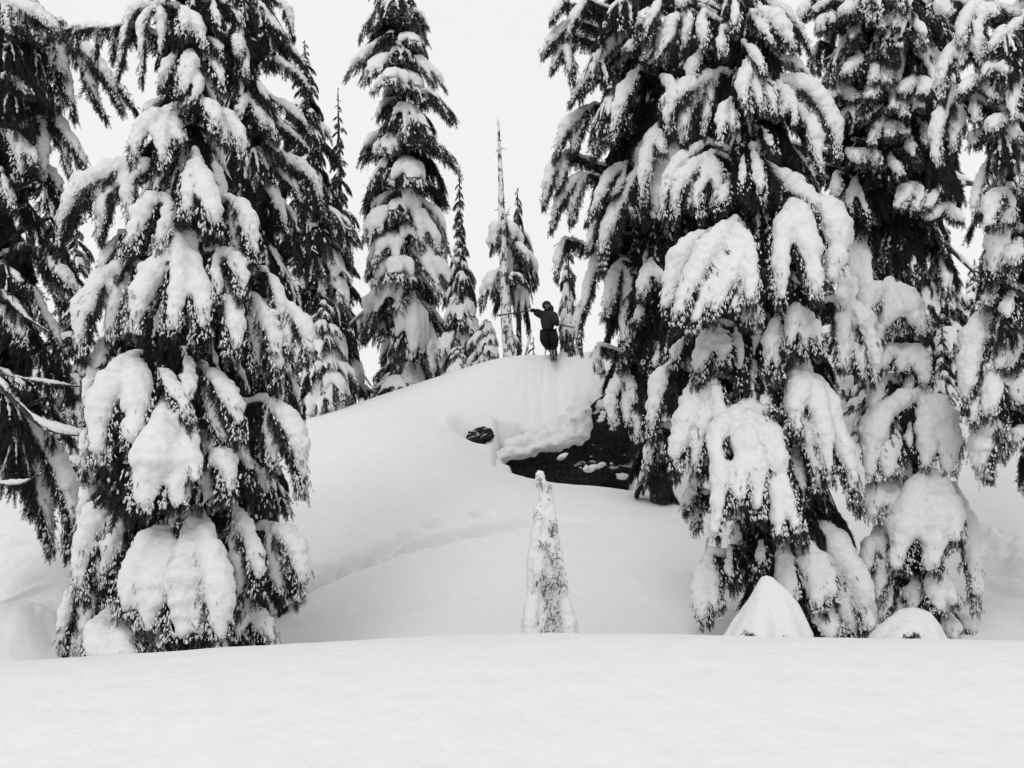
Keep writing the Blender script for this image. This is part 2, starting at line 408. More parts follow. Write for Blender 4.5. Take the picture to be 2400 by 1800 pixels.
def add_sprays(acc, O, D, Lh, rng, frost, wid=1.0):
    """sprays rooted at O heading D with length Lh; a spray droops towards its end"""
    if len(O) == 0: return
    D = nrm(D); R_ = rng.standard_normal(D.shape); V_ = nrm(R_ - (R_*D).sum(1, keepdims=True)*D); W_ = np.cross(D, V_)
    grp = rng.integers(0, len(SPRAYS), len(O))
    for g in range(len(SPRAYS)):
        m = grp == g
        if not m.any(): continue
        tv, tt = SPRAYS[g]
        o, d_, v_, w_, l_ = O[m], D[m], V_[m], W_[m], Lh[m]
        P = o[:, None] + l_[:, None, None]*(tv[None, :, 0:1]*d_[:, None] + wid*tv[None, :, 1:2]*v_[:, None] + tv[None, :, 2:3]*w_[:, None])
        P[:, :, 2] -= (l_[:, None]*(tv[None, :, 0]**2)*.22)
        nn, kk = P.shape[:2]
        T = (np.arange(nn)[:, None, None]*kk + tt[None]).reshape(-1, 3)
        fr = np.broadcast_to(frost[m][:, None], (nn, kk)) + .12*rng.standard_normal((nn, kk))
        acc.add(P.reshape(-1, 3), None, T, fr.reshape(-1))

# ---------------------------------------------------------------- one bough: needles (part) and its load of snow (sub-part)
def bough_geo(P1, width, nf, snow, dens, rng, arch=.25, twig=.14, voxel=None, outd=None, frostb=0.0, cover=None, lat=0.0, capf=.13, reach=1.0):
    """bough from the origin to P1 (metres). Returns needle mesh accumulator and snow job"""
    P0 = np.zeros(3); P1 = np.asarray(P1, float)
    hz = P1*np.array([1, 1, 0]); hl = np.linalg.norm(hz)
    if outd is None: outd = hz/hl if hl > .05 else np.array([0, -1.0, 0])
    side = np.cross(outd, UP); ln = np.linalg.norm(P1)
    drop = -P1[2]
    st_ = float(np.clip((-P1[2])/max(hl, .05)*.55, 0, 1))         # steep boughs run straighter
    c1 = hz*(.45-.12*st_) + UP*arch*hl*.6*(1-st_) + UP*P1[2]*(.10+.12*st_)
    c2 = hz*(.95-.17*st_) + UP*P1[2]*(.45+.12*st_)
    S0 = bez(P0, c1, c2, P1, np.linspace(0, 1, 30))
    fol = Acc(); sn = Acc(); tips = Acc()
    us = np.linspace(-1, 1, nf) if nf > 1 else np.array([0.0])
    # branchwood
    v, q, t = tube(S0[:24], np.linspace(.026, .004, 24)*(.5+.4*ln), 5, outd); fol.add(v[:-2][:24*5] if False else v, q, t, -.6)
    if cover is None: cover = .72 + .25*min(snow, 1)
    allp = []
    Rb = width/(nf+.6)*(.54+.10*min(snow, 1.4))
    for u in us:
        jit = rng.uniform(-.14, .14); u2 = u + (jit if nf > 1 else 0)
        t0 = .02 + .16*abs(u)*rng.uniform(.3, 1)
        te = 1 - .26*abs(u)**1.4*rng.uniform(.3, 1.2) - rng.uniform(0, .10)*(nf > 1)
        tt = np.linspace(0, 1, 22); sp_ = (t0+(te-t0)*tt)*29
        i0 = np.minimum(sp_.astype(int), 28); P = S0[i0]*(1-(sp_-i0))[:, None] + S0[i0+1]*(sp_-i0)[:, None]
        dropf = np.clip((P[0, 2]-P[:, 2])/max(P[0, 2]-P[-1, 2], .05), 0, 1) if -P1[2] > .6*hl else tt
        gfan = .4*tt**rng.uniform(1.0, 1.4) + .6*dropf**rng.uniform(.65, .95)
        P = P + side*(u2*width*.5*gfan)[:, None] - outd*(abs(u)*width*rng.uniform(.12, .40)*gfan)[:, None]
        P = P + side*(width*.035*np.sin(tt*rng.uniform(4, 7)+rng.uniform(0, 6))*tt)[:, None] - UP*((.04*ln+lat*width*.55)*abs(u)*gfan)[:, None]
        T, N, B = frames(P, outd)
        tt = np.linspace(0, 1, 22)
        Rf = Rb*rng.uniform(.82, 1.22)
        prof = (.42 + .58*np.sin(np.pi*np.clip(tt*.78+.06, 0, 1)))*(1-.30*tt**3)
        wob = 1 + .13*np.sin(tt*rng.uniform(8, 16)+rng.uniform(0, 6)) + .07*np.sin(tt*27+rng.uniform(0, 6))
        R = Rf*prof*wob*snow**.6
        R *= np.interp(tt, [0, .12, .32, 1], [.38, .58, 1, 1])
        # snow
        ce = int(22*min(cover*rng.uniform(.88, 1.05), .98))
        ce = max(ce, 5)
        Ps = P + N*(R*.5)[:, None]
        Rt = R.copy(); Rt[ce-2:ce] *= .72
        if u == us[0] and nf > 1 and snow > .5:
            ks = 16; ts = np.linspace(0, 1, ks); dr = np.clip((S0[0, 2]-S0[:ks, 2])/max(S0[0, 2]-S0[-1, 2], .05), 0, 1) if -P1[2] > .6*hl else np.linspace(0, ks/30, ks)
            hw = np.maximum(Rb*.45, width*.36*(.4*np.linspace(0, ks/30, ks)**1.2+.6*dr**.8)+Rb*.35)
            if lat > .3: hw = np.minimum(hw, Rb*1.2)
            th = Rb*snow**.6*np.interp(ts, [0, .2, .7, 1], [.40, .62, .70, .30])
            v, q, t = tube(S0[:ks]-outd*hw[:, None]*.12+UP*Rb*.15, np.ones(ks), 14, outd, hw*(1+.08*rng.standard_normal(ks)), th); sn.add(v, q, t)
        if snow > .12:
            v, q, t = tube(Ps[:ce], Rt[:ce], 9, outd, 1.05, .78)
            sn.add(v, q, t)
        # needles
        fl = np.linalg.norm(np.diff(P, axis=0), axis=1).sum()
        n = int(dens*fl*95*(.6+.4*min(Rf/.09, 2.2)))
        if n > 0:
            ti = rng.random(n)**.75*21; i0 = np.minimum(ti.astype(int), 20); fr_ = (ti-i0)[:, None]
            pp = P[i0]*(1-fr_) + P[i0+1]*fr_
            sg = rng.choice([-1, 1], n)[:, None]; rr = Rf*prof[i0][:, None]
            off = rng.random((n, 1))
            O = pp + B[i0]*sg*rr*(.2+1.0*reach*off) - N[i0]*rr*(.0+.35*rng.random((n, 1))) + N[i0]*rr*.15*(i0[:, None] > ce-3)
            tipw = (ti/21)[:, None]**2
            D = B[i0]*sg*(.2+.65*rng.random((n, 1)))*(1-.5*tipw) + T[i0]*(.35+.5*tipw) - UP*(.55+.4*rng.random((n, 1))) + N[i0]*(rng.random((n, 1))-.55)*.5 + .16*rng.standard_normal((n, 3))
            Lh = (twig*rng.uniform(.55, 1.25, n) + rr[:, 0]*.45*rng.random(n))
            fz = .17 + frostb + .14*min(snow, 1.1) - .10*(off[:, 0]-.5) + .10*rng.standard_normal(n)
            add_sprays(fol, O, D, Lh, rng, fz)
            # little caps of snow held by the fringe
            if snow > .2:
                ke = int(26*min(snow, 1.3)*capf/.2); ie = np.clip((ce-2 + rng.random(ke)*(23-ce)).astype(int), 1, 21)
                pe = P[ie] + B[ie]*rng.uniform(-1, 1, (ke, 1))*R[ie][:, None]*.9 + N[ie]*R[ie][:, None]*rng.uniform(-.1, .5, (ke, 1)) - UP*rng.uniform(0, .05, (ke, 1))
                drops(tips, pe, T[ie]*.6-UP+.3*rng.standard_normal((ke, 3)), Rf*rng.uniform(.07, .17, ke)+.004, Rf*rng.uniform(.15, .42, ke)+.012, rng)
                k = int(n*capf*1.25*min(snow, 1)); sel = rng.integers(0, n, k); dn = nrm(D[sel])
                ends = O[sel] + dn*Lh[sel][:, None]*rng.uniform(.05, .55, (k, 1)) + N[i0[sel]]*.014
                drops(tips, ends, dn+.2*rng.standard_normal((k, 3)), twig*rng.uniform(.05, .12, k), twig*rng.uniform(.12, .32, k), rng)
        allp.append(P)
    if voxel is None: voxel = max(.016, min(.035, Rb*.26))
    return fol, sn, tips, voxel, Rb

def spline(W, n):
    """smooth curve through points W (k,m) at n samples"""
    W = np.asarray(W, float); k = len(W)
    if k == 2: W = np.array([W[0], (W[0]+W[1])/2, W[1]]); k = 3
    E = np.vstack([2*W[0]-W[1], W, 2*W[-1]-W[-2]]); L_ = np.concatenate([[0], np.cumsum(np.linalg.norm(np.diff(W[:, :3], axis=0), axis=1)+1e-6)])
    u = np.linspace(0, L_[-1], n); j = np.clip(np.searchsorted(L_, u, side='right')-1, 0, k-2); t = ((u-L_[j])/(L_[j+1]-L_[j]))[:, None]
    a, b, c, d_ = E[j], E[j+1], E[j+2], E[j+3]
    return .5*((2*b)+(c-a)*t+(2*a-5*b+4*c-d_)*t*t+(3*b-a-3*c+d_)*t**3)
def traced_bough(A, fingers, snow, dens, rng, twig, outd, trunk_dir, frostb=0.0):
    """A: root (3,), fingers: lists of (point, half width) in metres relative to A"""
    fol = Acc(); sn = Acc(); tips = Acc(); Rs = []
    for W in fingers:
        n = 26; ln = np.linalg.norm(np.diff(W[:, :3], axis=0), axis=1).sum()
        C4 = spline(W, n); P = C4[:, :3]; R = np.maximum(C4[:, 3], .012)
        tt = np.linspace(0, 1, n)
        T, N, B = frames(P, outd)
        if (B@trunk_dir).mean() < 0: B = -B          # B points to the trunk side
        wob = 1 + .07*np.sin(tt*rng.uniform(9, 17)+rng.uniform(0, 6)) + .07*np.sin(tt*29+rng.uniform(0, 6)) + .06*rng.standard_normal(n)
        R = R*wob; Rs.append(R.mean())
        v, q, t = tube(P[:22]-N[:22]*R[:22, None]*.3, np.linspace(.022, .004, 22)*(.5+.5*ln), 5, outd); fol.add(v, q, t, -.6)
        ce = max(int(n*min(.97, .72+.17*snow)*rng.uniform(.95, 1.03)), 6); ce = min(ce, n)
        sw = min(1.0, .50+.5*snow)
        if snow > .12:
            Ps = P + N*(R*.22*sw)[:, None] - B*(R*.12)[:, None]
            Rt = R*sw*np.interp(tt, [0, .70*ce/n, ce/n], [1.05, 1.08, .52 if snow < 1.2 else .70])*(1+.05*rng.standard_normal(n))
            v, q, t = tube(Ps[:ce], np.maximum(Rt[:ce], .01), 12, outd, .92, .80)
            sn.add(v, q, t)
        # needles hang from the underside, thickest towards the end and on the trunk side
        n_ = int(dens*ln*(150 if snow < 1.2 else 115)*(.55+.45*min(R.mean()/.08, 2.0)))
        ti = rng.random(n_)**.62*(n-1.01); i0 = ti.astype(int); f_ = (ti-i0)[:, None]
        pp = P[i0]*(1-f_)+P[i0+1]*f_; rr = R[i0][:, None]
        sg = np.where(rng.random((n_, 1)) < .68, 1.0, -1.0); off = rng.random((n_, 1)); tw_ = (ti/(n-1))[:, None]**3
        O = pp + B[i0]*sg*rr*(.1+.8*off) - N[i0]*rr*(.45*rng.random((n_, 1))) + N[i0]*rr*.5*tw_*rng.random((n_, 1))
        D = B[i0]*sg*(.1+.45*rng.random((n_, 1)))*(1-tw_) + T[i0]*(.25+.7*tw_) - UP*(.6+.4*rng.random((n_, 1))) + N[i0]*(rng.random((n_, 1))-.5)*.5 + .18*rng.standard_normal((n_, 3))
        Lh = twig*rng.uniform(.45, 1.05, n_) + rr[:, 0]*rng.uniform(.1, .75, n_)*(1-tw_[:, 0])
        fz = .09 + frostb + .12*min(snow, 1.1) + .12*rng.standard_normal(n_)
        add_sprays(fol, O, D, Lh, rng, fz)
        # sprays standing out of the snow near the end
        n2 = int(n_*(.13 if snow < 1.2 else .05)); ti2 = .5+.5*rng.random(n2)**.7; i2 = np.minimum((ti2*(n-1)).astype(int), n-1)
        O2 = P[i2] + N[i2]*R[i2][:, None]*sw*rng.uniform(.55, .95, (n2, 1)) + B[i2]*R[i2][:, None]*rng.uniform(-.8, .9, (n2, 1))
        D2 = T[i2]*.8 - UP*.5 + N[i2]*.35 + .3*rng.standard_normal((n2, 3))
        add_sprays(fol, O2, D2, twig*rng.uniform(.3, .62, n2), rng, .30+frostb+.14*rng.standard_normal(n2))
        if snow > .2:
            # snow breaking up into the sprays at the end and along the lower edge
            ke = int(36*min(snow, 1.2)*(.5+R.mean()/.1)); ie = np.clip((ce-4+rng.random(ke)*(n+3-ce)).astype(int), 1, n-1)
            pe = P[ie] + B[ie]*rng.uniform(-1, 1, (ke, 1))*R[ie][:, None] + N[ie]*R[ie][:, None]*rng.uniform(.0, .7, (ke, 1)) - UP*rng.uniform(0, .04, (ke, 1))
            drops(tips, pe, T[ie]*.6-UP+.35*rng.standard_normal((ke, 3)), rng.uniform(.0035, .0125, ke)*(twig/.13), rng.uniform(.008, .036, ke)*(twig/.13), rng)
            kl = int(22*min(snow, 1.2)*ln/.6); ie = (rng.random(kl)**.6*(n-1)).astype(int)
            pe = P[ie] + B[ie]*R[ie][:, None]*rng.uniform(.65, 1.25, (kl, 1)) + N[ie]*R[ie][:, None]*rng.uniform(.0, .5, (kl, 1)) - UP*R[ie][:, None]*rng.uniform(0, .5, (kl, 1))
            drops(tips, pe, T[ie]*.3-UP+B[ie]*.4+.3*rng.standard_normal((kl, 3)), rng.uniform(.0035, .012, kl)*(twig/.13), rng.uniform(.008, .036, kl)*(twig/.13), rng)
    Rm = float(np.mean(Rs))
    return fol, sn, tips, max(.016, min(.030, Rm*.24)), Rm
def make_pair(fol, sn, tips, voxel, Rb, seed):
    mf = fol.mesh('needles', M_FOL, False, True)
    if sn.n:
        job = dict(mesh=sn.mesh('snow_tmp', M_SNOW), tips=tips, voxel=voxel, Rb=Rb, seed=seed, users=[])
        PENDING.append(job)
    elif tips.n:
        job = dict(final=tips.mesh('snow_load', M_SNOW), users=[])
        PENDING.append(job)
    else: job = None
    return mf, job
def place_bough(tree, origin, mf, job, loc, rotz=0.0, scale=1.0, tilt=0.0, name='bough', sxyz=None):
    o = bpy.data.objects.new(name, mf); o.location = loc - origin
    o.rotation_euler = (0, tilt, rotz); o.scale = sxyz if sxyz is not None else (scale,)*3
    link(o, tree)
    if job is not None:
        s = bpy.data.objects.new('snow_load', mf); link(s, o); job['users'].append(s)
    return o
def bake_snow():
    tmp = []
    for j in PENDING:
        if 'final' in j: continue
        o = bpy.data.objects.new('tmp', j['mesh']); C.objects.link(o)
        m = o.modifiers.new('r', 'REMESH'); m.mode = 'VOXEL'; m.voxel_size = j['voxel']; m.use_smooth_shade = True
        s = o.modifiers.new('s', 'SMOOTH'); s.factor = .5; s.iterations = j.get('smooth', 5)
        tmp.append((j, o))
    dg = bpy.context.evaluated_depsgraph_get(); dg.update()
    for j, o in tmp:
        e = o.evaluated_get(dg); me = e.to_mesh()
        n = len(me.vertices); v = np.empty(n*3, np.float32); me.vertices.foreach_get('co', v); v = v.reshape(-1, 3).astype(float)
        no = np.empty(n*3, np.float32); me.vertices.foreach_get('normal', no); no = no.reshape(-1, 3)
        npoly = len(me.polygons)
        lt = np.empty(npoly, np.int32); me.polygons.foreach_get('loop_total', lt)
        lv = np.empty(len(me.loops), np.int32); me.loops.foreach_get('vertex_index', lv)
        e.to_mesh_clear()
        a = j.get('rough', 1.0); rb = j['Rb']; sc = 1/max(rb, .03)
        dsp = min(rb, .12)*(.15*vnoise(v, .5*sc, j['seed']) + .13*vnoise(v, 1.5*sc, j['seed']+3)) + .011*vnoise(v, 22, j['seed']) + .006*vnoise(v, 45, j['seed'])
        v = v + no*(a*dsp)[:, None]
        ac = Acc(); q = lv.reshape(-1, 4) if (lt == 4).all() else None
        if q is None: st = np.concatenate([[0], np.cumsum(lt)[:-1]]); q4 = np.stack([lv[st[lt == 4]+k] for k in range(4)], -1); t3 = np.stack([lv[st[lt == 3]+k] for k in range(3)], -1); ac.add(v, q4, t3)
        else: ac.add(v, q)
        if j['tips'] is not None and j['tips'].n:
            t = j['tips']; ac.add(np.vstack(t.v), None, np.vstack(t.t))
        j['final'] = ac.mesh('snow_load', j.get('mat', M_SNOW))
    for j in PENDING:
        for u in j['users']: u.data = j['final']
    for j, o in tmp: bpy.data.objects.remove(o)
    for m_ in [m_ for m_ in bpy.data.meshes if m_.users == 0]: bpy.data.meshes.remove(m_)

# ---------------------------------------------------------------- prototypes for the boughs that fill a crown
PROTO = {}
def protos(key, n, snow, drop, width, nf, dens, twig, arch=.25, voxel=.03, frostb=0.):
    L_ = []
    for k in range(n):
        rng = np.random.default_rng(hash(key) % 1000 + k*7 + 3 if not isinstance(key, str) else sum(map(ord, key))*31 + k)
        d_ = drop*rng.uniform(.75, 1.3)
        g = bough_geo(np.array([1.0, 0, -d_]), width*rng.uniform(.8, 1.25), nf + int(rng.integers(-1, 2)), snow*rng.uniform(.7, 1.25), dens, rng, arch, twig, voxel, frostb=frostb)
        L_.append(make_pair(*g, seed=k+len(key)))
    PROTO[key] = L_
protos('heavy', 6, 1.1, 1.35, .62, 3, 1.1, .13)
protos('light', 6, .42, 1.35, .55, 4, 1.5, .15)
protos('dark', 5, .22, 1.4, .55, 4, 1.6, .17, frostb=-.20)
protos('bgheavy', 6, 1.25, .85, .75, 3, .55, .17, .35, .04)
protos('bglight', 6, .55, .8, .70, 4, .75, .19, .3, .04)
protos('bgdark', 5, .30, .7, .70, 4, 1.0, .20, .25, .04, frostb=-.14)

def trunk_mesh(pts, radii, m, sides=14, seed=0):
    P = np.array(pts, float); n = 40
    s = np.concatenate([[0], np.cumsum(np.linalg.norm(np.diff(P, axis=0), axis=1))]); u = np.linspace(0, s[-1], n)
    Q = np.stack([np.interp(u, s, P[:, k]) for k in range(3)], -1); R = np.interp(u, s, radii)
    v, q, t = tube(Q, R, sides, np.array([0, 1.0, 0]))
    c = np.repeat(Q, sides, axis=0)
    dv = nrm(v[:-2]-c); nz = 1 + .10*vnoise(v[:-2]*np.array([1, 1, .3]), 9, seed) + .06*vnoise(v[:-2], 14, seed)
    v[:-2] = c + (v[:-2]-c)*nz[:, None]
    return mesh_np('trunk', v, [q, t], m)

def hero_tree(label, cat, axis, depth, rad_trunk, boughs, fill, name='hemlock_tree', group=None, bark=None, profile=None, top_y=-250, seed=1, foot=None, dens=1.0, twig=.13, light=1.0, fb=0.0, traced=(), low_y=None):
    """axis: [(x,y), ...] photo points of the trunk from top to foot; boughs: (ax, ay, tx, ty, width, fingers, snow[, toward])"""
    rng = np.random.default_rng(seed)
    ax_pts = [at(x, y, depth) for x, y in axis]
    base = ax_pts[-1].copy(); gz = ground_z(base[0], depth); base[2] = gz
    root = empty(name, base, label, cat, group)
    sc = 2078/K/depth                 # photo units per metre
    P = [np.array([p[0], p[1], max(p[2], gz-.1)]) for p in ax_pts]
    P[-1] = base - UP*.15
    Pm = np.array(P)-base
    H = [p[2] for p in Pm]
    o = bpy.data.objects.new('trunk', trunk_mesh(Pm, np.interp(np.linspace(0, 1, len(Pm)), [0, 1], rad_trunk), bark or M_BARK, seed=seed)); link(o, root)
    zs = np.array([p[2] for p in P])[::-1]; xs = np.array([p[0] for p in P])[::-1]
    def axis_at(z): return np.array([np.interp(z, zs, xs), depth, z])
    prof = [(at(0, y, depth)[2], w/sc) for y, w in profile]; pz = [a for a, b in prof][::-1]; pw = [b for a, b in prof][::-1]
    def crown_r(z): return float(np.interp(z, pz, pw))
    for b in boughs:
        ax, ay, tx, ty, wd, nf, sn = b[:7]
        tw = b[7] if len(b) > 7 else None
        # how far towards the viewer the tip stands: on the crown's round
        ztip = at(tx, ty, depth)[2]; dx = abs(at(tx, ty, depth)[0] - axis_at(ztip)[0]); R = crown_r(ztip)
        if tw is None: tw = math.sqrt(max(R*R*1.0 - dx*dx, .0)) if dx < R else 0.0
        zap = at(ax, ay, depth)[2]; dxa = abs(at(ax, ay, depth)[0]-axis_at(zap)[0])
        tw = max(tw, .35*R) if len(b) <= 7 else tw
        a_out = min(tw*.45, tw) if tw > 0 else tw*.4
        A = at(ax, ay, depth - a_out); T_ = at(tx, ty, depth - tw)
        wm = wd/sc*(depth-tw)/depth
        rg = np.random.default_rng(int(ax*7+ay*13+tx) % 99991)
        trunkp = axis_at(A[2]); od = nrm((T_-trunkp)*np.array([1, 1, 0]))
        T_[2] += twig*.45*min(1.0, wm)     # the needles hang below the bough's own end
        g = bough_geo(T_-A, wm, nf, sn*light, dens*(1.15 if sn < .5 else .9), rg, .22, twig, outd=od, frostb=(-.20 if sn < .4 else .0)+fb, lat=max(0.0, abs(od[0])-.35)/.65)
        mf, job = make_pair(*g, seed=rg.integers(1, 90))
        ob = place_bough(root, base, mf, job, A)
        # the limb that carries it back to the trunk
        if np.linalg.norm(A-trunkp) > .25:
            mid = (A+trunkp)/2 + UP*.05
            l0 = trunkp-A; l0[2] -= .42*np.hypot(l0[0], l0[1])
            Pb = bez(l0, l0*.6, l0*.25+UP*.03, np.zeros(3), np.linspace(0, 1, 10))
            v, q, t = tube(Pb, np.linspace(.045, .022, 10), 6, od)
            lm = bpy.data.objects.new('limb', mesh_np('limb', v, [q, t], M_BARK)); link(lm, ob)
    for (cx0, cy0, ck), lst in traced:
        X = lambda x: cx0+x*ck
        Y = lambda y: cy0+y*ck
        for e in lst:
            (ax, ay), sn_, fing = e[0], e[1], e[2:]
            tw = None
            if isinstance(fing[-1], (int, float)): tw = fing[-1]; fing = fing[:-1]
            ex = np.mean([f[-1][0] for f in fing]); ey = np.mean([f[-1][1] for f in fing])
            zt = at(0, Y(ey), depth)[2]; R = crown_r(zt); dx = abs(at(X(ex), Y(ey), depth)[0]-axis_at(zt)[0])
            if tw is None: tw = max(.4*R, math.sqrt(max(R*R-dx*dx, 0)))
            a_out = tw*.5; rg = np.random.default_rng(int(ax*3+ay*11+1))
            A = at(X(ax), Y(ay), depth-a_out); trunkp = axis_at(A[2]); F = []
            for f in fing:
                k = len(f); w0 = f[0][2]*.32; side_ = rg.uniform(-.06, .06)
                px = [(X(ax), Y(ay), w0)]+[(X(a), Y(b_), c) for a, b_, c in f]
                m_ = [(at(p[0], p[1], depth-(a_out+(tw-a_out)*(j/k)**.75+side_*(j > 0)))-A) for j, p in enumerate(px)]
                hwid = [p[2]*ck/sc/2*.92 if j else p[2]/sc*ck/2 for j, p in enumerate(px)]
                hwid = [px[0][2]*ck/sc/2]+[p[2]*ck/sc/2*.86 for p in px[1:]]
                m_[-1][2] += twig*.35
                F.append(np.hstack([np.array(m_), np.array(hwid)[:, None]]))
            tipm = np.mean([g[-1, :3] for g in F], 0)+A
            od = nrm((tipm-trunkp)*np.array([1, 1, 0])); tdir = nrm((trunkp-tipm)*np.array([1, .3, 0])+1e-6)
            fol, sn, tips, vx, Rm = traced_bough(A, F, sn_, dens, rg, twig, od, tdir, fb)
            l0 = trunkp-A; l0[2] -= .30*np.hypot(l0[0], l0[1]); ll = np.linalg.norm(l0)
            Pb = bez(l0, l0*.6, l0*.25+UP*.04, np.zeros(3), np.linspace(0, 1, 14))
            if ll > .35:
                # the carrying limb has its own hanging sprays and a ridge of snow
                nn = int(dens*ll*150); ti = 2+rg.random(nn)*10.9; i0 = ti.astype(int); pp = Pb[i0]+(Pb[np.minimum(i0+1, 13)]-Pb[i0])*(ti-i0)[:, None]
                D = -UP[None]*.9+.5*rg.standard_normal((nn, 3))+od*.3; add_sprays(fol, pp, D, twig*rg.uniform(.7, 2.0, nn), rg, .1+fb+.12*rg.standard_normal(nn))
                if sn_ > .4:
                    rr = np.full(10, min(.035+.02*sn_, .07))*(1+.15*rg.standard_normal(10)); v, q, t = tube(Pb[4:]+UP*.035, rr, 9, od); sn.add(v, q, t)
            mf, job = make_pair(fol, sn, tips, vx, Rm, seed=rg.integers(1, 90))
            if job is not None: job['smooth'] = 6
            ob = place_bough(root, base, mf, job, A)
            v, q, t = tube(Pb, np.linspace(.045, .022, 14), 6, od)
            link(bpy.data.objects.new('limb', mesh_np('limb', v, [q, t], M_BARK)), ob)
    # fill
    nfill, mix = fill
    ztop, zbot = at(0, top_y, depth)[2], (gz+.35 if low_y is None else at(0, low_y, depth)[2])
    for k in range(nfill):
        f = (k+rng.random())/nfill
        z = zbot + (ztop-zbot)*f
        az = k*2.39996 + rng.uniform(-.4, .4)
        R = crown_r(z)*rng.uniform(.62, .86)
        key = rng.choice(['heavy', 'light', 'dark'], p=mix) if fb > -.05 or rng.random() < .25 else 'dark'
        mf, job = PROTO[key][int(rng.integers(0, len(PROTO[key])))]
        c = axis_at(z + R*.35)
        pos = c + np.array([math.cos(az), math.sin(az), 0])*.06
        place_bough(root, base, mf, job, pos, az, tilt=rng.uniform(-.05, .3), sxyz=(R, R*rng.uniform(1.1, 1.5), R*rng.uniform(.9, 1.3)))
    return root

# ---------------------------------------------------------------- the near trees
T1 = [(350, 15, 262, 165, 120, 4, .55), (395, 5, 470, 110, 90, 3, .35), (330, 60, 160, 120, 90, 3, .5, -.1), (440, 30, 520, 150, 90, 3, .3),
      (395, 108, 352, 225, 75, 2, .75), (420, 112, 432, 262, 70, 2, .6), (460, 120, 500, 270, 70, 3, .4),
      (345, 215, 310, 290, 90, 2, 1.0, .1), (395, 225, 300, 352, 140, 4, .85), (445, 210, 522, 350, 75, 2, .8), (400, 250, 385, 375, 90, 3, .7),
      (424, 335, 442, 500, 105, 3, 1.0), (345, 355, 150, 560, 190, 5, 1.0), (500, 330, 545, 440, 80, 3, .35),
      (372, 420, 288, 590, 120, 4, .85), (500, 432, 560, 610, 95, 3, .85), (270, 470, 215, 600, 110, 3, .9, -.2),
      (385, 512, 365, 745, 175, 4, 1.05), (275, 578, 190, 790, 140, 3, 1.2), (428, 570, 432, 765, 75, 2, 1.2, 1.0), (490, 540, 515, 690, 80, 3, .7),
      (497, 618, 520, 745, 75, 2, 1.0), (545, 590, 602, 830, 110, 3, .9), (250, 700, 215, 860, 110, 3, .9, .2), (605, 650, 656, 790, 85, 3, .9, .1),
      (305, 768, 250, 1010, 150, 3, 1.35, 1.1), (330, 775, 320, 960, 90, 2, 1.2, 1.15), (380, 868, 345, 1135, 150, 3, 1.65, 1.35), (455, 790, 520, 960, 110, 4, .8), (430, 880, 440, 1000, 70, 2, .8, .9),
      (580, 860, 645, 1080, 105, 4, .9), (450, 960, 488, 1110, 100, 3, 1.0), (540, 940, 580, 1100, 80, 3, .35), (215, 900, 195, 1060, 90, 3, .7),
      (250, 1060, 180, 1310, 125, 3, 1.1), (345, 1125, 300, 1300, 150, 3, 1.5, 1.05), (425, 1105, 400, 1392, 190, 4, 1.9, 1.25), (520, 1100, 560, 1385, 130, 3, 1.1),
      (590, 1140, 640, 1300, 105, 4, .85), (272, 1320, 245, 1450, 120, 2, 1.8, 1.2), (200, 1230, 155, 1420, 90, 3, .9), (490, 1150, 500, 1330, 100, 3, 1.0), (340, 1290, 330, 1430, 130, 4, .8), (560, 1250, 580, 1400, 90, 3, .6)]
TXA = (0, 0, .33336); TXB = (0, 460.8, .33336); TXD = (0, 0, 1.0); TXC = (1106, 0, .33336); TXE = (1106, 460.8, .33336); TXM = (1566.8, 0, .29167)
U1 = [
 ((1010, 15), .8, [(900, 60, 150), (840, 150, 100), (800, 330, 80), (770, 520, 40)], [(940, 130, 110), (930, 320, 90), (920, 550, 40)], [(1060, 120, 110), (1060, 280, 90), (1040, 440, 45)]),
 ((1180, 40), .7, [(1190, 150, 105), (1180, 270, 60)], [(1260, 130, 110), (1300, 240, 95), (1335, 345, 50)]),
 ((1160, 330), .85, [(1110, 410, 110), (1060, 510, 95), (1040, 600, 50)]), ((1235, 322), 1.1, [(1225, 400, 120), (1195, 520, 125), (1160, 650, 60)], [(1280, 560, 85), (1235, 650, 66), (1205, 710, 40)]),
 ((1330, 350), .5, [(1390, 420, 110), (1430, 520, 90), (1445, 620, 45)]), ((1290, 640), .95, [(1365, 700, 110), (1390, 800, 98), (1380, 890, 55)]),
 ((1400, 680), 1.0, [(1480, 780, 120), (1550, 900, 108), (1572, 1070, 52)], [(1430, 850, 100), (1470, 960, 70)]),
 ((1130, 698), 1.15, [(965, 785, 140), (885, 900, 110), (860, 1080, 60)], [(1060, 850, 130), (1065, 970, 105), (1052, 1130, 55)], [(1150, 860, 105), (1185, 940, 55)]),
 ((1060, 640), 1.2, [(985, 720, 130), (935, 800, 80)], .1), ((800, 175), .75, [(620, 165, 70), (450, 190, 75), (360, 270, 50)], [(660, 190, 66), (630, 300, 60), (622, 430, 36)], [(520, 190, 70), (500, 280, 60), (490, 350, 36)], [(740, 190, 66), (740, 300, 60), (730, 400, 36)], .1),
 ((1380, 0), .25, [(1390, 100, 100), (1450, 250, 55)]), ((1470, 20), .75, [(1545, 110, 80), (1568, 180, 40)]), ((1350, 240), .35, [(1410, 300, 100), (1440, 400, 60)])]
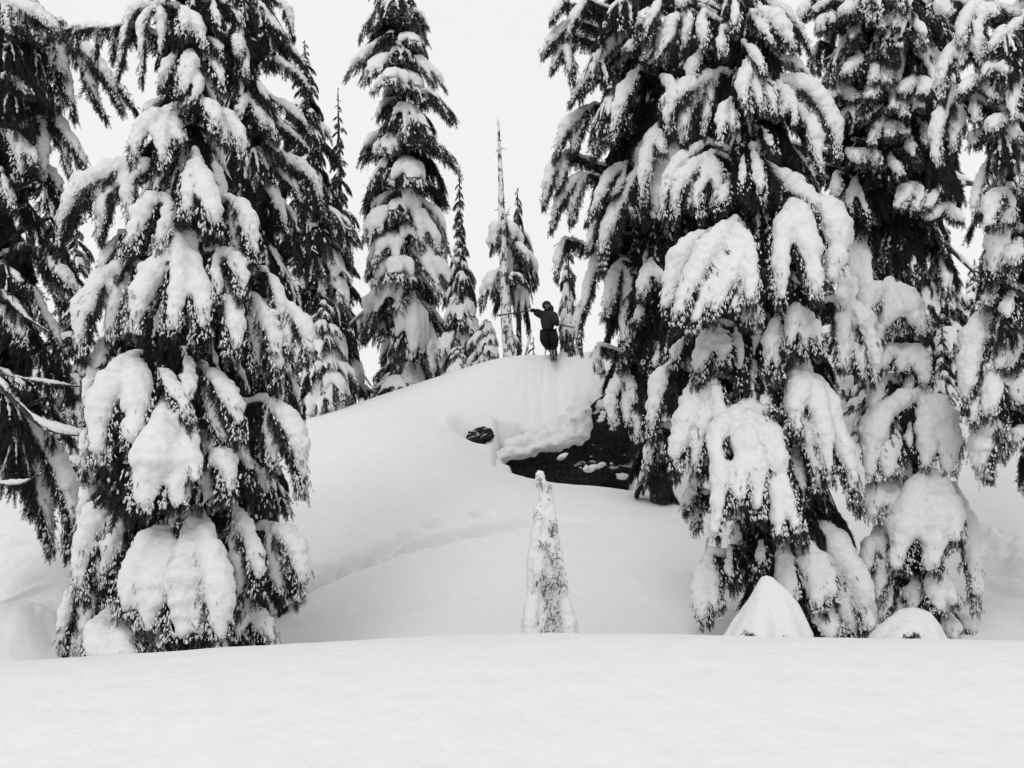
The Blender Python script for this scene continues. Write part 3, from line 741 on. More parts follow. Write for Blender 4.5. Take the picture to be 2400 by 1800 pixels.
U2 = [
 ((1770, -10), .7, [(1850, 50, 100), (1885, 170, 60), (1905, 260, 30)], .1), ((1640, 40), .45, [(1700, 100, 90), (1790, 180, 80), (1880, 270, 40)]), ((1520, 210), 1.0, [(1540, 290, 100), (1545, 400, 66)]), ((1580, 340), .7, [(1592, 420, 60), (1600, 530, 44)]),
 ((1690, 368), .85, [(1800, 400, 90), (1900, 460, 96), (1980, 540, 74), (2015, 615, 36)]), ((1790, 230), .45, [(1900, 330, 90), (1985, 450, 44)]), ((1760, 635), .65, [(1850, 690, 110), (1950, 780, 105), (2030, 905, 50)]), ((1690, 720), .7, [(1790, 790, 90), (1905, 875, 86), (2020, 1005, 38)]),
 ((1600, 600), .95, [(1560, 690, 85), (1530, 800, 60)], [(1680, 740, 80), (1725, 870, 54)], [(1740, 790, 66), (1802, 940, 44)]), ((1600, 950), 1.0, [(1750, 1015, 110), (1920, 1070, 140), (2040, 1190, 110), (2092, 1400, 44)], [(1870, 1170, 80), (1962, 1340, 44)], .5),
 ((1650, 1140), .85, [(1720, 1200, 100), (1800, 1320, 96), (1880, 1545, 44)]), ((1640, 480), .2, [(1700, 600, 120), (1770, 720, 60)]), ((1700, 850), .2, [(1780, 960, 120), (1830, 1050, 60)]), ((1620, 1050), .2, [(1640, 1200, 120), (1660, 1350, 60)]), ((1560, 480), .3, [(1560, 600, 80), (1550, 680, 50)])]
U3 = [
 ((-20, 10), .95, [(110, 40, 130), (260, 110, 130), (370, 200, 100), (410, 260, 50)], [(40, 60, 110), (50, 160, 80), (70, 250, 40)], [(180, 110, 110), (230, 200, 80), (260, 300, 40)], [(120, 100, 100), (130, 200, 60)]),
 ((385, 225), .62, [(540, 320, 130), (670, 460, 120), (750, 620, 90), (800, 750, 40)], [(640, 450, 110), (790, 580, 80), (885, 740, 34)], [(400, 400, 120), (440, 580, 90), (490, 790, 44)], [(540, 430, 120), (610, 600, 80), (690, 795, 40)], [(340, 380, 110), (380, 560, 80), (390, 720, 40)]),
 ((240, 30), .5, [(330, 120, 90), (420, 160, 50)], .1), ((210, 250), .12, [(210, 400, 170), (240, 520, 150), (285, 660, 60)]), ((350, 330), .8, [(372, 420, 90), (425, 510, 50)]),
 ((240, 640), .8, [(330, 720, 110), (430, 870, 105), (525, 1020, 84), (572, 1185, 44)], [(400, 930, 80), (442, 1070, 60), (470, 1170, 36)]), ((280, 785), .95, [(270, 900, 98), (270, 1030, 86), (277, 1195, 44)]),
 ((10, 850), .95, [(110, 930, 140), (130, 1060, 105), (95, 1210, 70)], [(195, 990, 105), (222, 1110, 56)]), ((50, 490), .65, [(140, 560, 105), (195, 640, 55)]), ((10, 1110), .75, [(50, 1250, 80), (92, 1380, 50)]), ((150, 900), .3, [(350, 1150, 130), (400, 1300, 90), (420, 1420, 50)])]
U3b = [((200, 210), .65, [(330, 330, 140), (440, 440, 120), (542, 610, 50)], [(360, 480, 90), (400, 600, 60)]), ((210, 470), .4, [(280, 640, 110), (350, 760, 105), (440, 1010, 44)]), ((-30, 580), .85, [(70, 690, 120), (140, 800, 100), (100, 890, 50)]), ((30, 330), .3, [(110, 420, 100), (180, 520, 50)]), ((0, 1000), .4, [(120, 1090, 90), (180, 1180, 60)])]
U3c = [((62, 905), .75, [(108, 970, 58), (140, 1050, 58), (155, 1130, 48), (150, 1210, 30)], [(84, 1000, 58), (98, 1100, 50), (112, 1205, 30)], [(62, 990, 50), (66, 1070, 40), (72, 1120, 24)])]
UR = [
 ((975, -20), .85, [(930, 80, 105), (885, 170, 80), (860, 270, 45)]), ((1080, -30), .8, [(1100, 20, 90), (1110, 60, 60)]), ((1110, 78), 1.05, [(1050, 140, 115), (1010, 270, 100), (930, 410, 50)], [(1150, 130, 100), (1130, 260, 76), (1105, 335, 44)]), ((1230, 92), .85, [(1240, 170, 110), (1252, 260, 86), (1240, 330, 44)]),
 ((1440, -10), .85, [(1452, 100, 80), (1440, 230, 54)]), ((1360, 195), .85, [(1362, 290, 90), (1372, 390, 54)]), ((1550, 40), 1.15, [(1690, 50, 120), (1810, 140, 120), (1890, 260, 84), (1945, 390, 36)], .2), ((1560, 90), 1.2, [(1660, 100, 140), (1750, 200, 135), (1832, 345, 55)], [(1620, 180, 85), (1700, 310, 44)], .8),
 ((1500, 283), .8, [(1560, 330, 88), (1612, 420, 76), (1642, 510, 38)]), ((1640, 375), 1.3, [(1780, 400, 120), (1885, 480, 110), (1962, 615, 44)], .1), ((1540, 383), 1.1, [(1520, 470, 105), (1500, 590, 105), (1540, 770, 50)], [(1580, 560, 78), (1612, 680, 64), (1632, 750, 36)]), ((1610, 535), .95, [(1660, 600, 80), (1692, 700, 58), (1702, 770, 36)]),
 ((1690, 500), 1.2, [(1840, 545, 150), (1980, 650, 180), (2080, 840, 140), (2115, 1070, 50)], [(1765, 630, 85), (1742, 770, 44)], [(1805, 650, 80), (1832, 840, 46)], [(1920, 800, 130), (1972, 1000, 100), (2022, 1160, 40)], .7),
 ((1345, 465), 1.1, [(1190, 550, 170), (1070, 640, 150), (1020, 760, 105), (1042, 890, 46)], [(1160, 700, 130), (1110, 860, 80), (1120, 950, 46)], [(1290, 600, 96), (1262, 760, 84), (1240, 890, 46)]), ((1412, 652), .95, [(1372, 720, 96), (1362, 830, 78), (1342, 970, 44)], [(1432, 760, 86), (1442, 870, 54)]),
 ((1295, 995), 1.15, [(1175, 1090, 140), (1085, 1220, 130), (1052, 1450, 60)], [(1252, 1150, 105), (1205, 1280, 88), (1232, 1440, 54)], [(1332, 1100, 96), (1332, 1250, 76), (1302, 1360, 44)]), ((1250, 925), 1.15, [(1135, 1015, 130), (1042, 1130, 115), (990, 1280, 88), (990, 1450, 54)], .5), ((1560, 955), .95, [(1592, 1080, 88), (1612, 1200, 84), (1622, 1350, 44)]),
 ((1240, 320), 1.2, [(1190, 420, 130), (1160, 550, 84)], .4), ((1400, 1150), .5, [(1380, 1260, 120), (1340, 1400, 70)]), ((1500, 1000), .3, [(1500, 1150, 100), (1500, 1300, 60)]), ((1620, 820), .25, [(1680, 930, 100), (1700, 1020, 60)])]
UB = [
 ((330, 10), .75, [(290, 70, 88), (258, 160, 44)]), ((480, 0), .9, [(430, 80, 105), (385, 160, 76), (360, 260, 50)]), ((400, 125), .7, [(300, 220, 125), (240, 300, 105), (200, 380, 44)], [(290, 370, 80), (262, 480, 36)], [(360, 280, 90), (340, 400, 50)]), ((395, 225), .6, [(362, 300, 88), (382, 440, 86), (392, 560, 44)]),
 ((800, 175), .95, [(700, 250, 100), (620, 330, 115), (530, 450, 105), (440, 570, 90), (370, 700, 36)], [(560, 480, 100), (480, 580, 60)]), ((880, 65), .9, [(852, 120, 88), (830, 185, 48)]), ((830, 222), .85, [(770, 300, 88), (730, 360, 55)], [(880, 290, 78), (852, 410, 44)]), ((820, 437), 1.1, [(765, 540, 105), (700, 680, 105), (652, 860, 76), (635, 950, 36)]),
 ((960, 495), 1.1, [(1010, 520, 88), (1040, 600, 76), (985, 650, 66), (980, 750, 36)]), ((530, 672), .95, [(440, 740, 105), (360, 830, 115), (300, 960, 88), (282, 1040, 36)], [(430, 850, 115), (402, 1010, 60)]), ((350, 990), 1.0, [(275, 1080, 105), (232, 1220, 86), (203, 1360, 36)], [(332, 1100, 78), (300, 1250, 44)]),
 ((490, 1125), .95, [(400, 1180, 105), (312, 1310, 105), (255, 1510, 44)], [(402, 1300, 115), (390, 1460, 54)]), ((740, 1058), 1.0, [(655, 1120, 96), (602, 1200, 88), (552, 1320, 78), (480, 1470, 44)], [(700, 1200, 60), (642, 1290, 44)]), ((830, 1038), 1.1, [(792, 1150, 88), (722, 1270, 105), (662, 1400, 108), (602, 1560, 105), (578, 1800, 54)], [(762, 1300, 78), (812, 1430, 54)]),
 ((965, 805), 1.1, [(902, 900, 105), (872, 1030, 96), (850, 1200, 78), (850, 1380, 44)], [(962, 940, 70), (992, 1015, 36)]), ((540, 1438), .9, [(520, 1520, 80), (490, 1650, 50)]), ((600, 820), .3, [(560, 920, 100), (520, 1050, 50)])]
UBb = [
 ((600, 140), 1.05, [(572, 280, 110), (522, 400, 105), (482, 560, 105), (432, 700, 110), (440, 910, 54)]), ((700, 300), 1.1, [(662, 420, 115), (642, 540, 105), (602, 700, 76)], [(752, 420, 88), (742, 560, 86), (722, 680, 78), (742, 800, 90), (702, 940, 54)]), ((900, 305), .95, [(872, 400, 98), (842, 500, 86), (832, 580, 44)], [(952, 400, 78), (972, 470, 44)]),
 ((850, 565), .9, [(822, 660, 70), (782, 730, 54)]), ((722, 945), 1.2, [(702, 1060, 96), (652, 1180, 105), (652, 1300, 86), (682, 1400, 44)], [(782, 1150, 78), (792, 1260, 54)], [(742, 1230, 86), (762, 1410, 54)]), ((560, 855), .9, [(552, 950, 78), (582, 1040, 44)]), ((800, 1225), 1.0, [(802, 1330, 88), (822, 1510, 54)]), ((340, 165), .8, [(312, 250, 88), (292, 350, 60), (288, 450, 30)]),
 ((930, 1150), 1.2, [(960, 1250, 110), (980, 1400, 90)]), ((930, 1380), 1.2, [(940, 1480, 100), (930, 1580, 80)]), ((960, 800), .25, [(940, 950, 120), (900, 1100, 60)])]
UM = [
 ((620, -10), .8, [(590, 80, 130), (535, 190, 70)]), ((780, -10), .85, [(700, 60, 115), (640, 120, 60)]), ((920, 20), 1.1, [(910, 80, 140), (860, 140, 66)]), ((760, 82), 1.2, [(712, 160, 88), (700, 260, 60)], [(792, 130, 60), (792, 190, 40)]), ((1120, 15), 1.0, [(1092, 80, 105), (1070, 190, 54)]), ((1200, 85), 1.1, [(1162, 160, 88), (1150, 230, 54)], [(1250, 150, 80), (1272, 230, 46)]),
 ((1400, 105), 1.4, [(1402, 200, 105), (1422, 290, 112), (1440, 380, 60)]), ((1490, 105), .7, [(1550, 180, 80), (1662, 280, 50)]), ((1060, 415), 1.4, [(955, 470, 115), (880, 590, 80)], [(1120, 510, 105), (1082, 640, 76)], [(1182, 530, 115), (1192, 640, 66)]), ((880, 625), 1.5, [(805, 700, 120), (760, 750, 66)], [(920, 700, 105), (962, 760, 66)]),
 ((1230, 635), 1.5, [(1112, 660, 120), (1060, 750, 76)], [(1252, 740, 88), (1240, 830, 56)]), ((1420, 555), 1.5, [(1345, 640, 115), (1300, 710, 76)], [(1480, 640, 120), (1440, 730, 66)]), ((1350, 695), 1.4, [(1292, 770, 105), (1332, 890, 66)], [(1420, 760, 80), (1430, 820, 50)]), ((1160, 775), 1.4, [(1065, 820, 105), (1010, 910, 60)], [(1162, 880, 105), (1102, 990, 86), (1080, 1100, 48)]),
 ((1250, 845), 1.4, [(1222, 950, 88), (1200, 1040, 56)], [(1292, 960, 68), (1350, 1010, 40)]), ((1450, 915), 1.0, [(1490, 1000, 80), (1502, 1090, 48)]), ((900, 1105), 1.1, [(972, 1160, 105), (1002, 1230, 56)], [(1082, 1150, 105), (1142, 1250, 56)]), ((1210, 1135), 1.2, [(1252, 1220, 88), (1312, 1320, 46)]), ((1400, 1345), 1.6, [(1335, 1430, 130), (1280, 1570, 76)], [(1432, 1430, 105), (1400, 1590, 66)]),
 ((1570, 1385), 1.5, [(1522, 1470, 88), (1490, 1560, 56)]), ((1640, 1515), 1.5, [(1525, 1580, 120), (1480, 1650, 76)], [(1702, 1600, 115), (1740, 1660, 66)]), ((470, 1055), 1.4, [(482, 1130, 105), (470, 1230, 66)], .1), ((600, 1185), 1.1, [(642, 1260, 105), (672, 1380, 46)], .1), ((440, 1235), 1.2, [(442, 1300, 60), (480, 1390, 44)], .1),
 ((820, 1280), 1.2, [(830, 1380, 110), (820, 1480, 70)]), ((830, 1500), 1.5, [(810, 1580, 100), (800, 1660, 80)]), ((1100, 560), .25, [(1060, 700, 140), (1000, 850, 70)]), ((700, 300), .2, [(650, 420, 120), (680, 560, 60)]), ((1000, 150), .15, [(960, 260, 160), (900, 380, 80)]), ((1200, 250), .15, [(1200, 380, 160), (1250, 500, 80)]), ((1350, 950), .2, [(1380, 1100, 140), (1420, 1250, 80)])]
UE = [
 ((1560, -30), 1.4, [(1610, 50, 130), (1680, 130, 90)], .3), ((1870, 5), 1.2, [(1812, 80, 120), (1762, 220, 125), (1765, 350, 55)], [(1902, 100, 140), (1862, 240, 140), (1882, 380, 110), (1922, 510, 46)], [(1975, 70, 95), (2012, 140, 48)]), ((2210, 120), 1.3, [(2120, 220, 125), (2022, 290, 120), (1950, 430, 96)]),
 ((1740, 255), 1.1, [(1682, 400, 130), (1622, 500, 125), (1602, 640, 95), (1615, 770, 38)], [(1762, 400, 96), (1742, 510, 56)]), ((2040, 415), 1.2, [(2062, 500, 115), (2105, 570, 56)], [(1962, 500, 115), (1920, 590, 56)]), ((1870, 555), 1.2, [(1802, 630, 120), (1740, 730, 84)], [(1962, 640, 105), (1992, 770, 76)], [(2022, 640, 86), (2062, 770, 54)]),
 ((1700, 675), 1.4, [(1642, 780, 115), (1582, 920, 132), (1570, 1080, 112), (1590, 1260, 46)], [(1742, 850, 120), (1702, 1000, 105), (1690, 1160, 54)]), ((1830, 735), 1.3, [(1852, 810, 88), (1872, 930, 54)]), ((2100, 855), 1.2, [(2002, 920, 140), (1970, 1010, 76)], [(2132, 980, 115), (2162, 1070, 66)]), ((1900, 955), 1.1, [(1852, 1010, 105), (1830, 1100, 54)]),
 ((2200, 580), 1.3, [(2142, 700, 105), (2132, 830, 66), (2150, 910, 38)]), ((2080, 1095), 1.2, [(1992, 1180, 96), (1902, 1320, 96), (1862, 1500, 105), (1870, 1620, 56)]), ((2200, 1120), 1.1, [(2182, 1250, 80), (2172, 1430, 54)]), ((2100, 1395), 1.5, [(1995, 1460, 140), (1962, 1600, 120), (1960, 1710, 80)], [(2102, 1550, 130), (2082, 1690, 90)])]
T1 = []
V1 = [
 ((370, 112), 1.0, [(250, 125, 80), (150, 175, 105), (85, 270, 105), (50, 385, 60)], [(220, 190, 80), (195, 280, 80), (180, 360, 50)], [(280, 160, 60), (275, 240, 60), (265, 300, 40)]),
 ((470, 78), 1.0, [(455, 150, 60), (447, 230, 58), (440, 300, 45)], [(490, 160, 70), (520, 250, 78), (525, 350, 60)]),
 ((385, 205), .9, [(330, 235, 70), (290, 320, 78), (260, 410, 55)], [(395, 260, 60), (375, 330, 60), (350, 390, 45)]),
 ((580, 220), .9, [(620, 260, 70), (642, 350, 68), (655, 440, 48)], [(590, 300, 55), (600, 370, 50), (610, 430, 38)]),
 ((410, 320), 1.15, [(360, 410, 85), (300, 520, 88), (280, 655, 58)], [(420, 420, 70), (410, 530, 66), (388, 660, 72)], [(465, 430, 66), (492, 540, 74), (490, 690, 62)]),
 ((270, 425), 1.15, [(200, 465, 95), (140, 570, 98), (125, 725, 58)], [(250, 490, 80), (220, 590, 66), (215, 670, 45)]),
 ((540, 375), .8, [(590, 405, 70), (612, 470, 60), (620, 540, 45)], [(530, 440, 50), (540, 500, 50), (540, 560, 40)]),
 ((565, 487), 1.05, [(580, 545, 75), (592, 630, 68), (580, 725, 52)]),
 ((628, 503), .95, [(680, 580, 80), (716, 690, 78), (722, 820, 50)], [(650, 600, 60), (655, 690, 56), (650, 770, 40)]),
 ((690, 440), .8, [(715, 490, 60), (730, 560, 60), (730, 640, 40)]), ((742, 535), .9, [(790, 590, 70), (815, 660, 60), (815, 740, 45)], [(750, 620, 55), (765, 710, 45)]),
 ((288, 700), 1.4, [(235, 765, 95), (185, 880, 95), (178, 1060, 68)], [(300, 780, 90), (292, 890, 98), (280, 1015, 68)], 1.1),
 ((375, 843), 1.6, [(365, 920, 110), (330, 1040, 120), (300, 1210, 72)], [(415, 950, 115), (420, 1070, 110), (410, 1190, 72)], [(435, 900, 60), (468, 1020, 52), (462, 1110, 45)], 1.35),
 ((345, 725), 1.0, [(390, 780, 50), (435, 860, 50), (465, 930, 35)], 1.15),
 ((500, 740), .75, [(545, 790, 80), (592, 880, 78), (612, 985, 58)], [(510, 830, 60), (540, 930, 60), (575, 1030, 48)]),
 ((690, 840), .95, [(740, 890, 88), (782, 980, 88), (800, 1145, 52)], [(700, 930, 66), (705, 1020, 58), (725, 1080, 40)]),
 ((500, 955), .95, [(540, 1010, 72), (572, 1080, 76), (562, 1175, 52)], [(500, 1050, 60), (502, 1120, 60), (500, 1180, 50)]),
 ((620, 1000), .3, [(660, 1070, 70), (690, 1130, 60), (700, 1190, 40)]), ((560, 900), .3, [(600, 980, 70), (640, 1060, 60), (650, 1130, 40)]),
 ((232, 1105), 1.1, [(180, 1190, 92), (135, 1310, 88), (120, 1475, 58)], [(232, 1230, 80), (205, 1340, 68), (178, 1440, 50)]),
 ((395, 1225), 1.6, [(330, 1275, 80), (280, 1390, 100), (248, 1530, 66)], [(375, 1300, 100), (345, 1430, 112), (318, 1575, 70)], 1.2),
 ((480, 1188), 1.6, [(440, 1290, 95), (430, 1440, 130), (425, 1615, 92)], [(505, 1280, 80), (535, 1410, 96), (545, 1600, 70)], [(470, 1300, 80), (480, 1430, 90), (490, 1600, 70)], 1.3),
 ((590, 1170), .95, [(620, 1230, 60), (658, 1340, 68), (662, 1465, 56)], [(590, 1280, 60), (602, 1400, 58), (592, 1520, 48)]),
 ((690, 1232), .95, [(750, 1265, 84), (788, 1350, 80), (790, 1475, 52)], [(705, 1320, 60), (720, 1400, 56), (745, 1455, 40)]),
 ((610, 1450), .7, [(650, 1500, 80), (690, 1560, 78), (710, 1625, 58)], [(600, 1520, 70), (600, 1600, 60)]),
 ((212, 1497), 1.9, [(190, 1560, 105), (165, 1660, 90)], [(238, 1570, 100), (275, 1670, 70)], [(210, 1580, 100), (215, 1670, 100)], 1.3),
 ((130, 1390), .9, [(92, 1450, 60), (72, 1550, 60), (65, 1640, 45)], [(150, 1470, 72), (132, 1560, 68), (115, 1650, 58)]),
 ((205, 640), .9, [(190, 700, 80), (155, 800, 72), (140, 910, 50)]), ((200, 1050), .8, [(155, 1120, 62), (122, 1200, 58), (112, 1265, 42)]), ((235, 330), .8, [(200, 400, 60), (172, 485, 50)], .3),
 ((160, 880), .7, [(150, 950, 60), (135, 1020, 60), (130, 1100, 45)]), ((420, 1180), .35, [(400, 1220, 60), (400, 1280, 40)], [(440, 1200, 60), (450, 1270, 40)], .9), ((440, 690), .5, [(450, 760, 70), (440, 850, 60), (445, 900, 45)]),
 ((330, 1520), .6, [(310, 1570, 70), (300, 1620, 60)], [(350, 1580, 60), (345, 1640, 50)], 1.0)]
TX1 = (92.2, 276.5, .6998)
TXR = (1382.5, 368.7, .6279)
VR = [
 ((325, 170), 1.25, [(265, 240, 88), (175, 390, 76), (118, 560, 46)], [(292, 290, 70), (232, 430, 66), (165, 585, 42)], [(335, 280, 78), (295, 400, 68), (238, 540, 46)], [(368, 260, 70), (385, 380, 56), (382, 480, 42)], [(345, 330, 60), (335, 430, 48), (322, 505, 34)], 1.6),
 ((240, 213), 1.25, [(175, 260, 88), (112, 380, 78), (95, 525, 52)], [(200, 300, 70), (150, 400, 60), (120, 480, 45)], 1.15),
 ((530, 90), 1.4, [(500, 170, 88), (478, 310, 76), (485, 485, 46)], [(560, 200, 92), (592, 340, 74), (612, 465, 46)], 1.35), ((585, 100), 1.6, [(640, 150, 125), (672, 260, 108), (645, 410, 56)], 1.0), ((440, -10), 1.3, [(500, 40, 100), (580, 100, 90), (620, 160, 60)], .9),
 ((380, 432), .9, [(370, 480, 46), (365, 545, 34)], [(395, 480, 46), (405, 545, 32)], 1.5),
 ((550, 450), .9, [(522, 500, 58), (512, 580, 58), (502, 640, 42)], [(560, 520, 60), (566, 600, 50), (562, 655, 38)], [(590, 530, 56), (612, 600, 50), (625, 650, 38)]),
 ((500, 468), .75, [(462, 540, 60), (442, 640, 58), (432, 720, 42)], [(482, 600, 58), (472, 680, 48), (482, 735, 36)]),
 ((675, 445), 1.25, [(740, 500, 108), (790, 610, 86), (803, 745, 44)], [(690, 560, 88), (692, 640, 66), (692, 700, 42)], [(740, 600, 70), (752, 680, 58), (772, 735, 38)], .6),
 ((270, 525), .9, [(232, 600, 80), (205, 690, 66), (192, 745, 46)], [(292, 610, 70), (282, 690, 56)], 1.0), ((170, 560), .6, [(130, 620, 60), (115, 700, 40)]), ((330, 540), .4, [(340, 600, 70), (345, 680, 60), (350, 760, 40)]),
 ((218, 690), 1.2, [(190, 780, 88), (142, 930, 86), (118, 1055, 56)], [(232, 800, 78), (205, 930, 66), (188, 1055, 48)], [(262, 760, 60), (285, 860, 56), (302, 905, 42)], 1.2), ((300, 780), .5, [(310, 830, 60), (300, 900, 50)], 1.0),
 ((385, 783), 1.5, [(305, 870, 80), (262, 935, 70), (278, 1070, 66), (255, 1285, 54)], [(372, 900, 88), (352, 1050, 74), (345, 1175, 50)], [(402, 920, 88), (402, 1080, 72), (407, 1225, 46)], [(445, 900, 88), (485, 1060, 76), (530, 1200, 56), (560, 1265, 42)], [(445, 1010, 60), (472, 1150, 56), (482, 1285, 46)], 1.75),
 ((435, 735), .8, [(432, 800, 46), (462, 850, 40)], 1.3),
 ((543, 668), 1.15, [(540, 740, 105), (522, 820, 76), (542, 930, 54)], [(592, 760, 88), (622, 880, 68), (652, 1085, 50)], [(625, 760, 70), (675, 900, 76), (722, 1050, 66), (742, 1170, 46)], [(562, 850, 66), (592, 980, 56), (622, 1130, 46)], 1.15),
 ((650, 880), .9, [(700, 960, 78), (742, 1080, 76), (757, 1185, 50)]), ((540, 930), .5, [(540, 1000, 58), (562, 1080, 56), (572, 1155, 44)]),
 ((100, 668), 1.1, [(72, 730, 80), (52, 830, 78), (32, 935, 46)], .5), ((60, 878), .9, [(42, 950, 60), (22, 1045, 46)], .5), ((205, 1010), .8, [(182, 1100, 60), (155, 1185, 44)]), ((205, 1110), .7, [(195, 1180, 60), (190, 1245, 44)]),
 ((240, 1315), 1.3, [(222, 1400, 78), (217, 1500, 76), (222, 1575, 52)], [(252, 1420, 60), (268, 1525, 46)], .9), ((500, 1288), 1.3, [(502, 1360, 78), (512, 1440, 76), (522, 1495, 46)], 1.2),
 ((560, 1255), 1.25, [(580, 1340, 88), (602, 1440, 76), (622, 1535, 50)], [(622, 1350, 78), (652, 1430, 66), (662, 1505, 46)], 1.1),
 ((590, 1205), 1.8, [(665, 1290, 115), (735, 1410, 105), (782, 1595, 76)], [(640, 1360, 110), (692, 1480, 98), (722, 1610, 78)], .8), ((600, 1478), 1.6, [(640, 1540, 88), (662, 1620, 80)], 1.0), ((330, 1200), .3, [(342, 1270, 70), (332, 1340, 56)]), ((310, 1290), .3, [(312, 1380, 60), (332, 1440, 48)], 1.0), ((420, 1270), .3, [(420, 1330, 70), (410, 1400, 50)], 1.0), ((545, 1180), .3, [(550, 1240, 60), (545, 1300, 50)])]
VS = [
 ((855, 388), 1.8, [(800, 435, 95), (780, 500, 64)], [(865, 470, 110), (850, 550, 84)], [(925, 455, 105), (982, 570, 66)], .7), ((850, 500), 1.3, [(822, 540, 70), (820, 605, 50)], [(880, 520, 80), (885, 580, 60)], .6),
 ((900, 600), 1.3, [(850, 635, 70), (825, 690, 50)], [(955, 640, 78), (992, 745, 58)], [(905, 650, 66), (902, 705, 46)], .6), ((850, 718), 1.2, [(815, 770, 60), (802, 835, 46)], .6), ((930, 690), .5, [(930, 740, 60), (900, 790, 50)], .5),
 ((970, 763), 1.6, [(905, 795, 85), (830, 850, 100), (802, 950, 92), (790, 1085, 60)], [(1030, 820, 108), (1070, 920, 88), (1062, 1055, 54)], [(982, 850, 70), (992, 960, 74), (980, 1035, 46)], .8), ((860, 880), 1.5, [(858, 960, 110), (860, 1065, 66)], .8), ((930, 860), .3, [(930, 930, 60), (940, 990, 46)], .6),
 ((860, 1078), 1.5, [(812, 1120, 90), (802, 1215, 66)], [(882, 1140, 84), (880, 1235, 56)], .7), ((812, 1243), 1.4, [(792, 1300, 64), (782, 1390, 46)], [(848, 1280, 84), (835, 1370, 76), (820, 1485, 54)], .7),
 ((1000, 1028), 1.8, [(950, 1120, 110), (905, 1260, 110), (880, 1390, 76)], [(1020, 1150, 125), (1012, 1300, 110), (1000, 1400, 66)], [(1068, 1140, 90), (1092, 1290, 66)], 1.0), ((1085, 1090), 1.2, [(1112, 1200, 80), (1142, 1350, 84), (1160, 1535, 52)], .7),
 ((1030, 1345), 1.3, [(1012, 1430, 88), (1030, 1545, 54)], [(1062, 1440, 60), (1082, 1505, 44)], 1.0), ((1095, 1520), 1.2, [(1122, 1560, 60), (1155, 1605, 38)], .6), ((870, 1390), 1.0, [(850, 1470, 60), (832, 1565, 46)], .6), ((1050, 1515), 1.1, [(1062, 1570, 80), (1082, 1625, 56)], .7), ((950, 1400), .6, [(950, 1460, 90), (940, 1540, 70)], .7), ((920, 1460), 1.1, [(890, 1520, 80), (860, 1580, 70)], .5)]
VE = [((1215, 380), 1.1, [(1202, 430, 60), (1192, 480, 46)]), ((1190, 478), 1.3, [(1162, 560, 98), (1142, 670, 88), (1122, 835, 44)], [(1222, 560, 78), (1242, 645, 46)]), ((1170, 728), 1.2, [(1156, 790, 60), (1150, 885, 46)]),
 ((1228, 678), 1.4, [(1222, 740, 88), (1202, 860, 64)], [(1290, 710, 98), (1320, 810, 76)]), ((1192, 800), 1.1, [(1190, 900, 105), (1182, 1000, 88), (1192, 1075, 64)], [(1228, 900, 78), (1242, 1000, 56)]), ((1270, 190), 1.1, [(1242, 230, 88), (1222, 330, 66), (1232, 385, 46)]), ((1320, 550), 1.3, [(1275, 640, 98), (1242, 700, 66)]),
 ((1330, 880), .9, [(1310, 900, 60), (1300, 960, 46)]), ((1280, 420), .35, [(1270, 480, 90), (1280, 560, 60)]), ((1300, 250), 1.0, [(1290, 290, 70), (1270, 340, 50)])]
hero_tree('large snow laden hemlock at the left, boughs spilling down to the near snow', 'tree',
          [(440, -350), (425, 0), (400, 500), (375, 900), (370, 1300), (370, 1440)], 10.0, (.06, .17), T1, (110, (.08, .32, .60)),
          profile=[(-350, 60), (0, 105), (200, 110), (400, 160), (600, 180), (800, 205), (1100, 215), (1450, 225)], seed=3, traced=[(TXA, U1), (TX1, V1)])

T2 = [(545, -10, 625, 105, 100, 4, .3), (510, 20, 480, 150, 80, 3, .3), (525, 60, 500, 210, 70, 3, .35), (560, 130, 672, 215, 85, 4, .5), (570, 60, 640, 130, 80, 3, .3),
      (530, 195, 545, 300, 60, 3, .6), (560, 190, 600, 300, 90, 4, .3), (575, 225, 685, 335, 90, 4, .45), (570, 290, 640, 400, 90, 4, .4), (590, 335, 702, 478, 110, 4, .75), (545, 310, 560, 420, 80, 3, .3),
      (545, 420, 610, 540, 85, 3, .5), (605, 430, 655, 530, 70, 3, .4), (560, 510, 640, 640, 90, 4, .35), (590, 560, 660, 690, 90, 4, .4), (570, 680, 600, 800, 90, 4, .3), (610, 780, 655, 900, 80, 3, .4), (580, 880, 640, 980, 90, 3, .3), (560, 1000, 610, 1120, 90, 3, .4)]
T2 = [b for b in T2 if b[6] < .36 or b[1] > 420]
hero_tree('dark hemlock with long right-sweeping boughs, standing behind the large left hemlock', 'tree',
          [(520, -350), (520, 0), (535, 500), (545, 900), (550, 1300)], 12.6, (.05, .16), T2, (90, (.05, .35, .60)), fb=-.06,
          profile=[(-350, 40), (0, 90), (200, 110), (400, 130), (600, 120), (900, 110), (1300, 110)], seed=5, light=.95, traced=[(TXA, U2)])

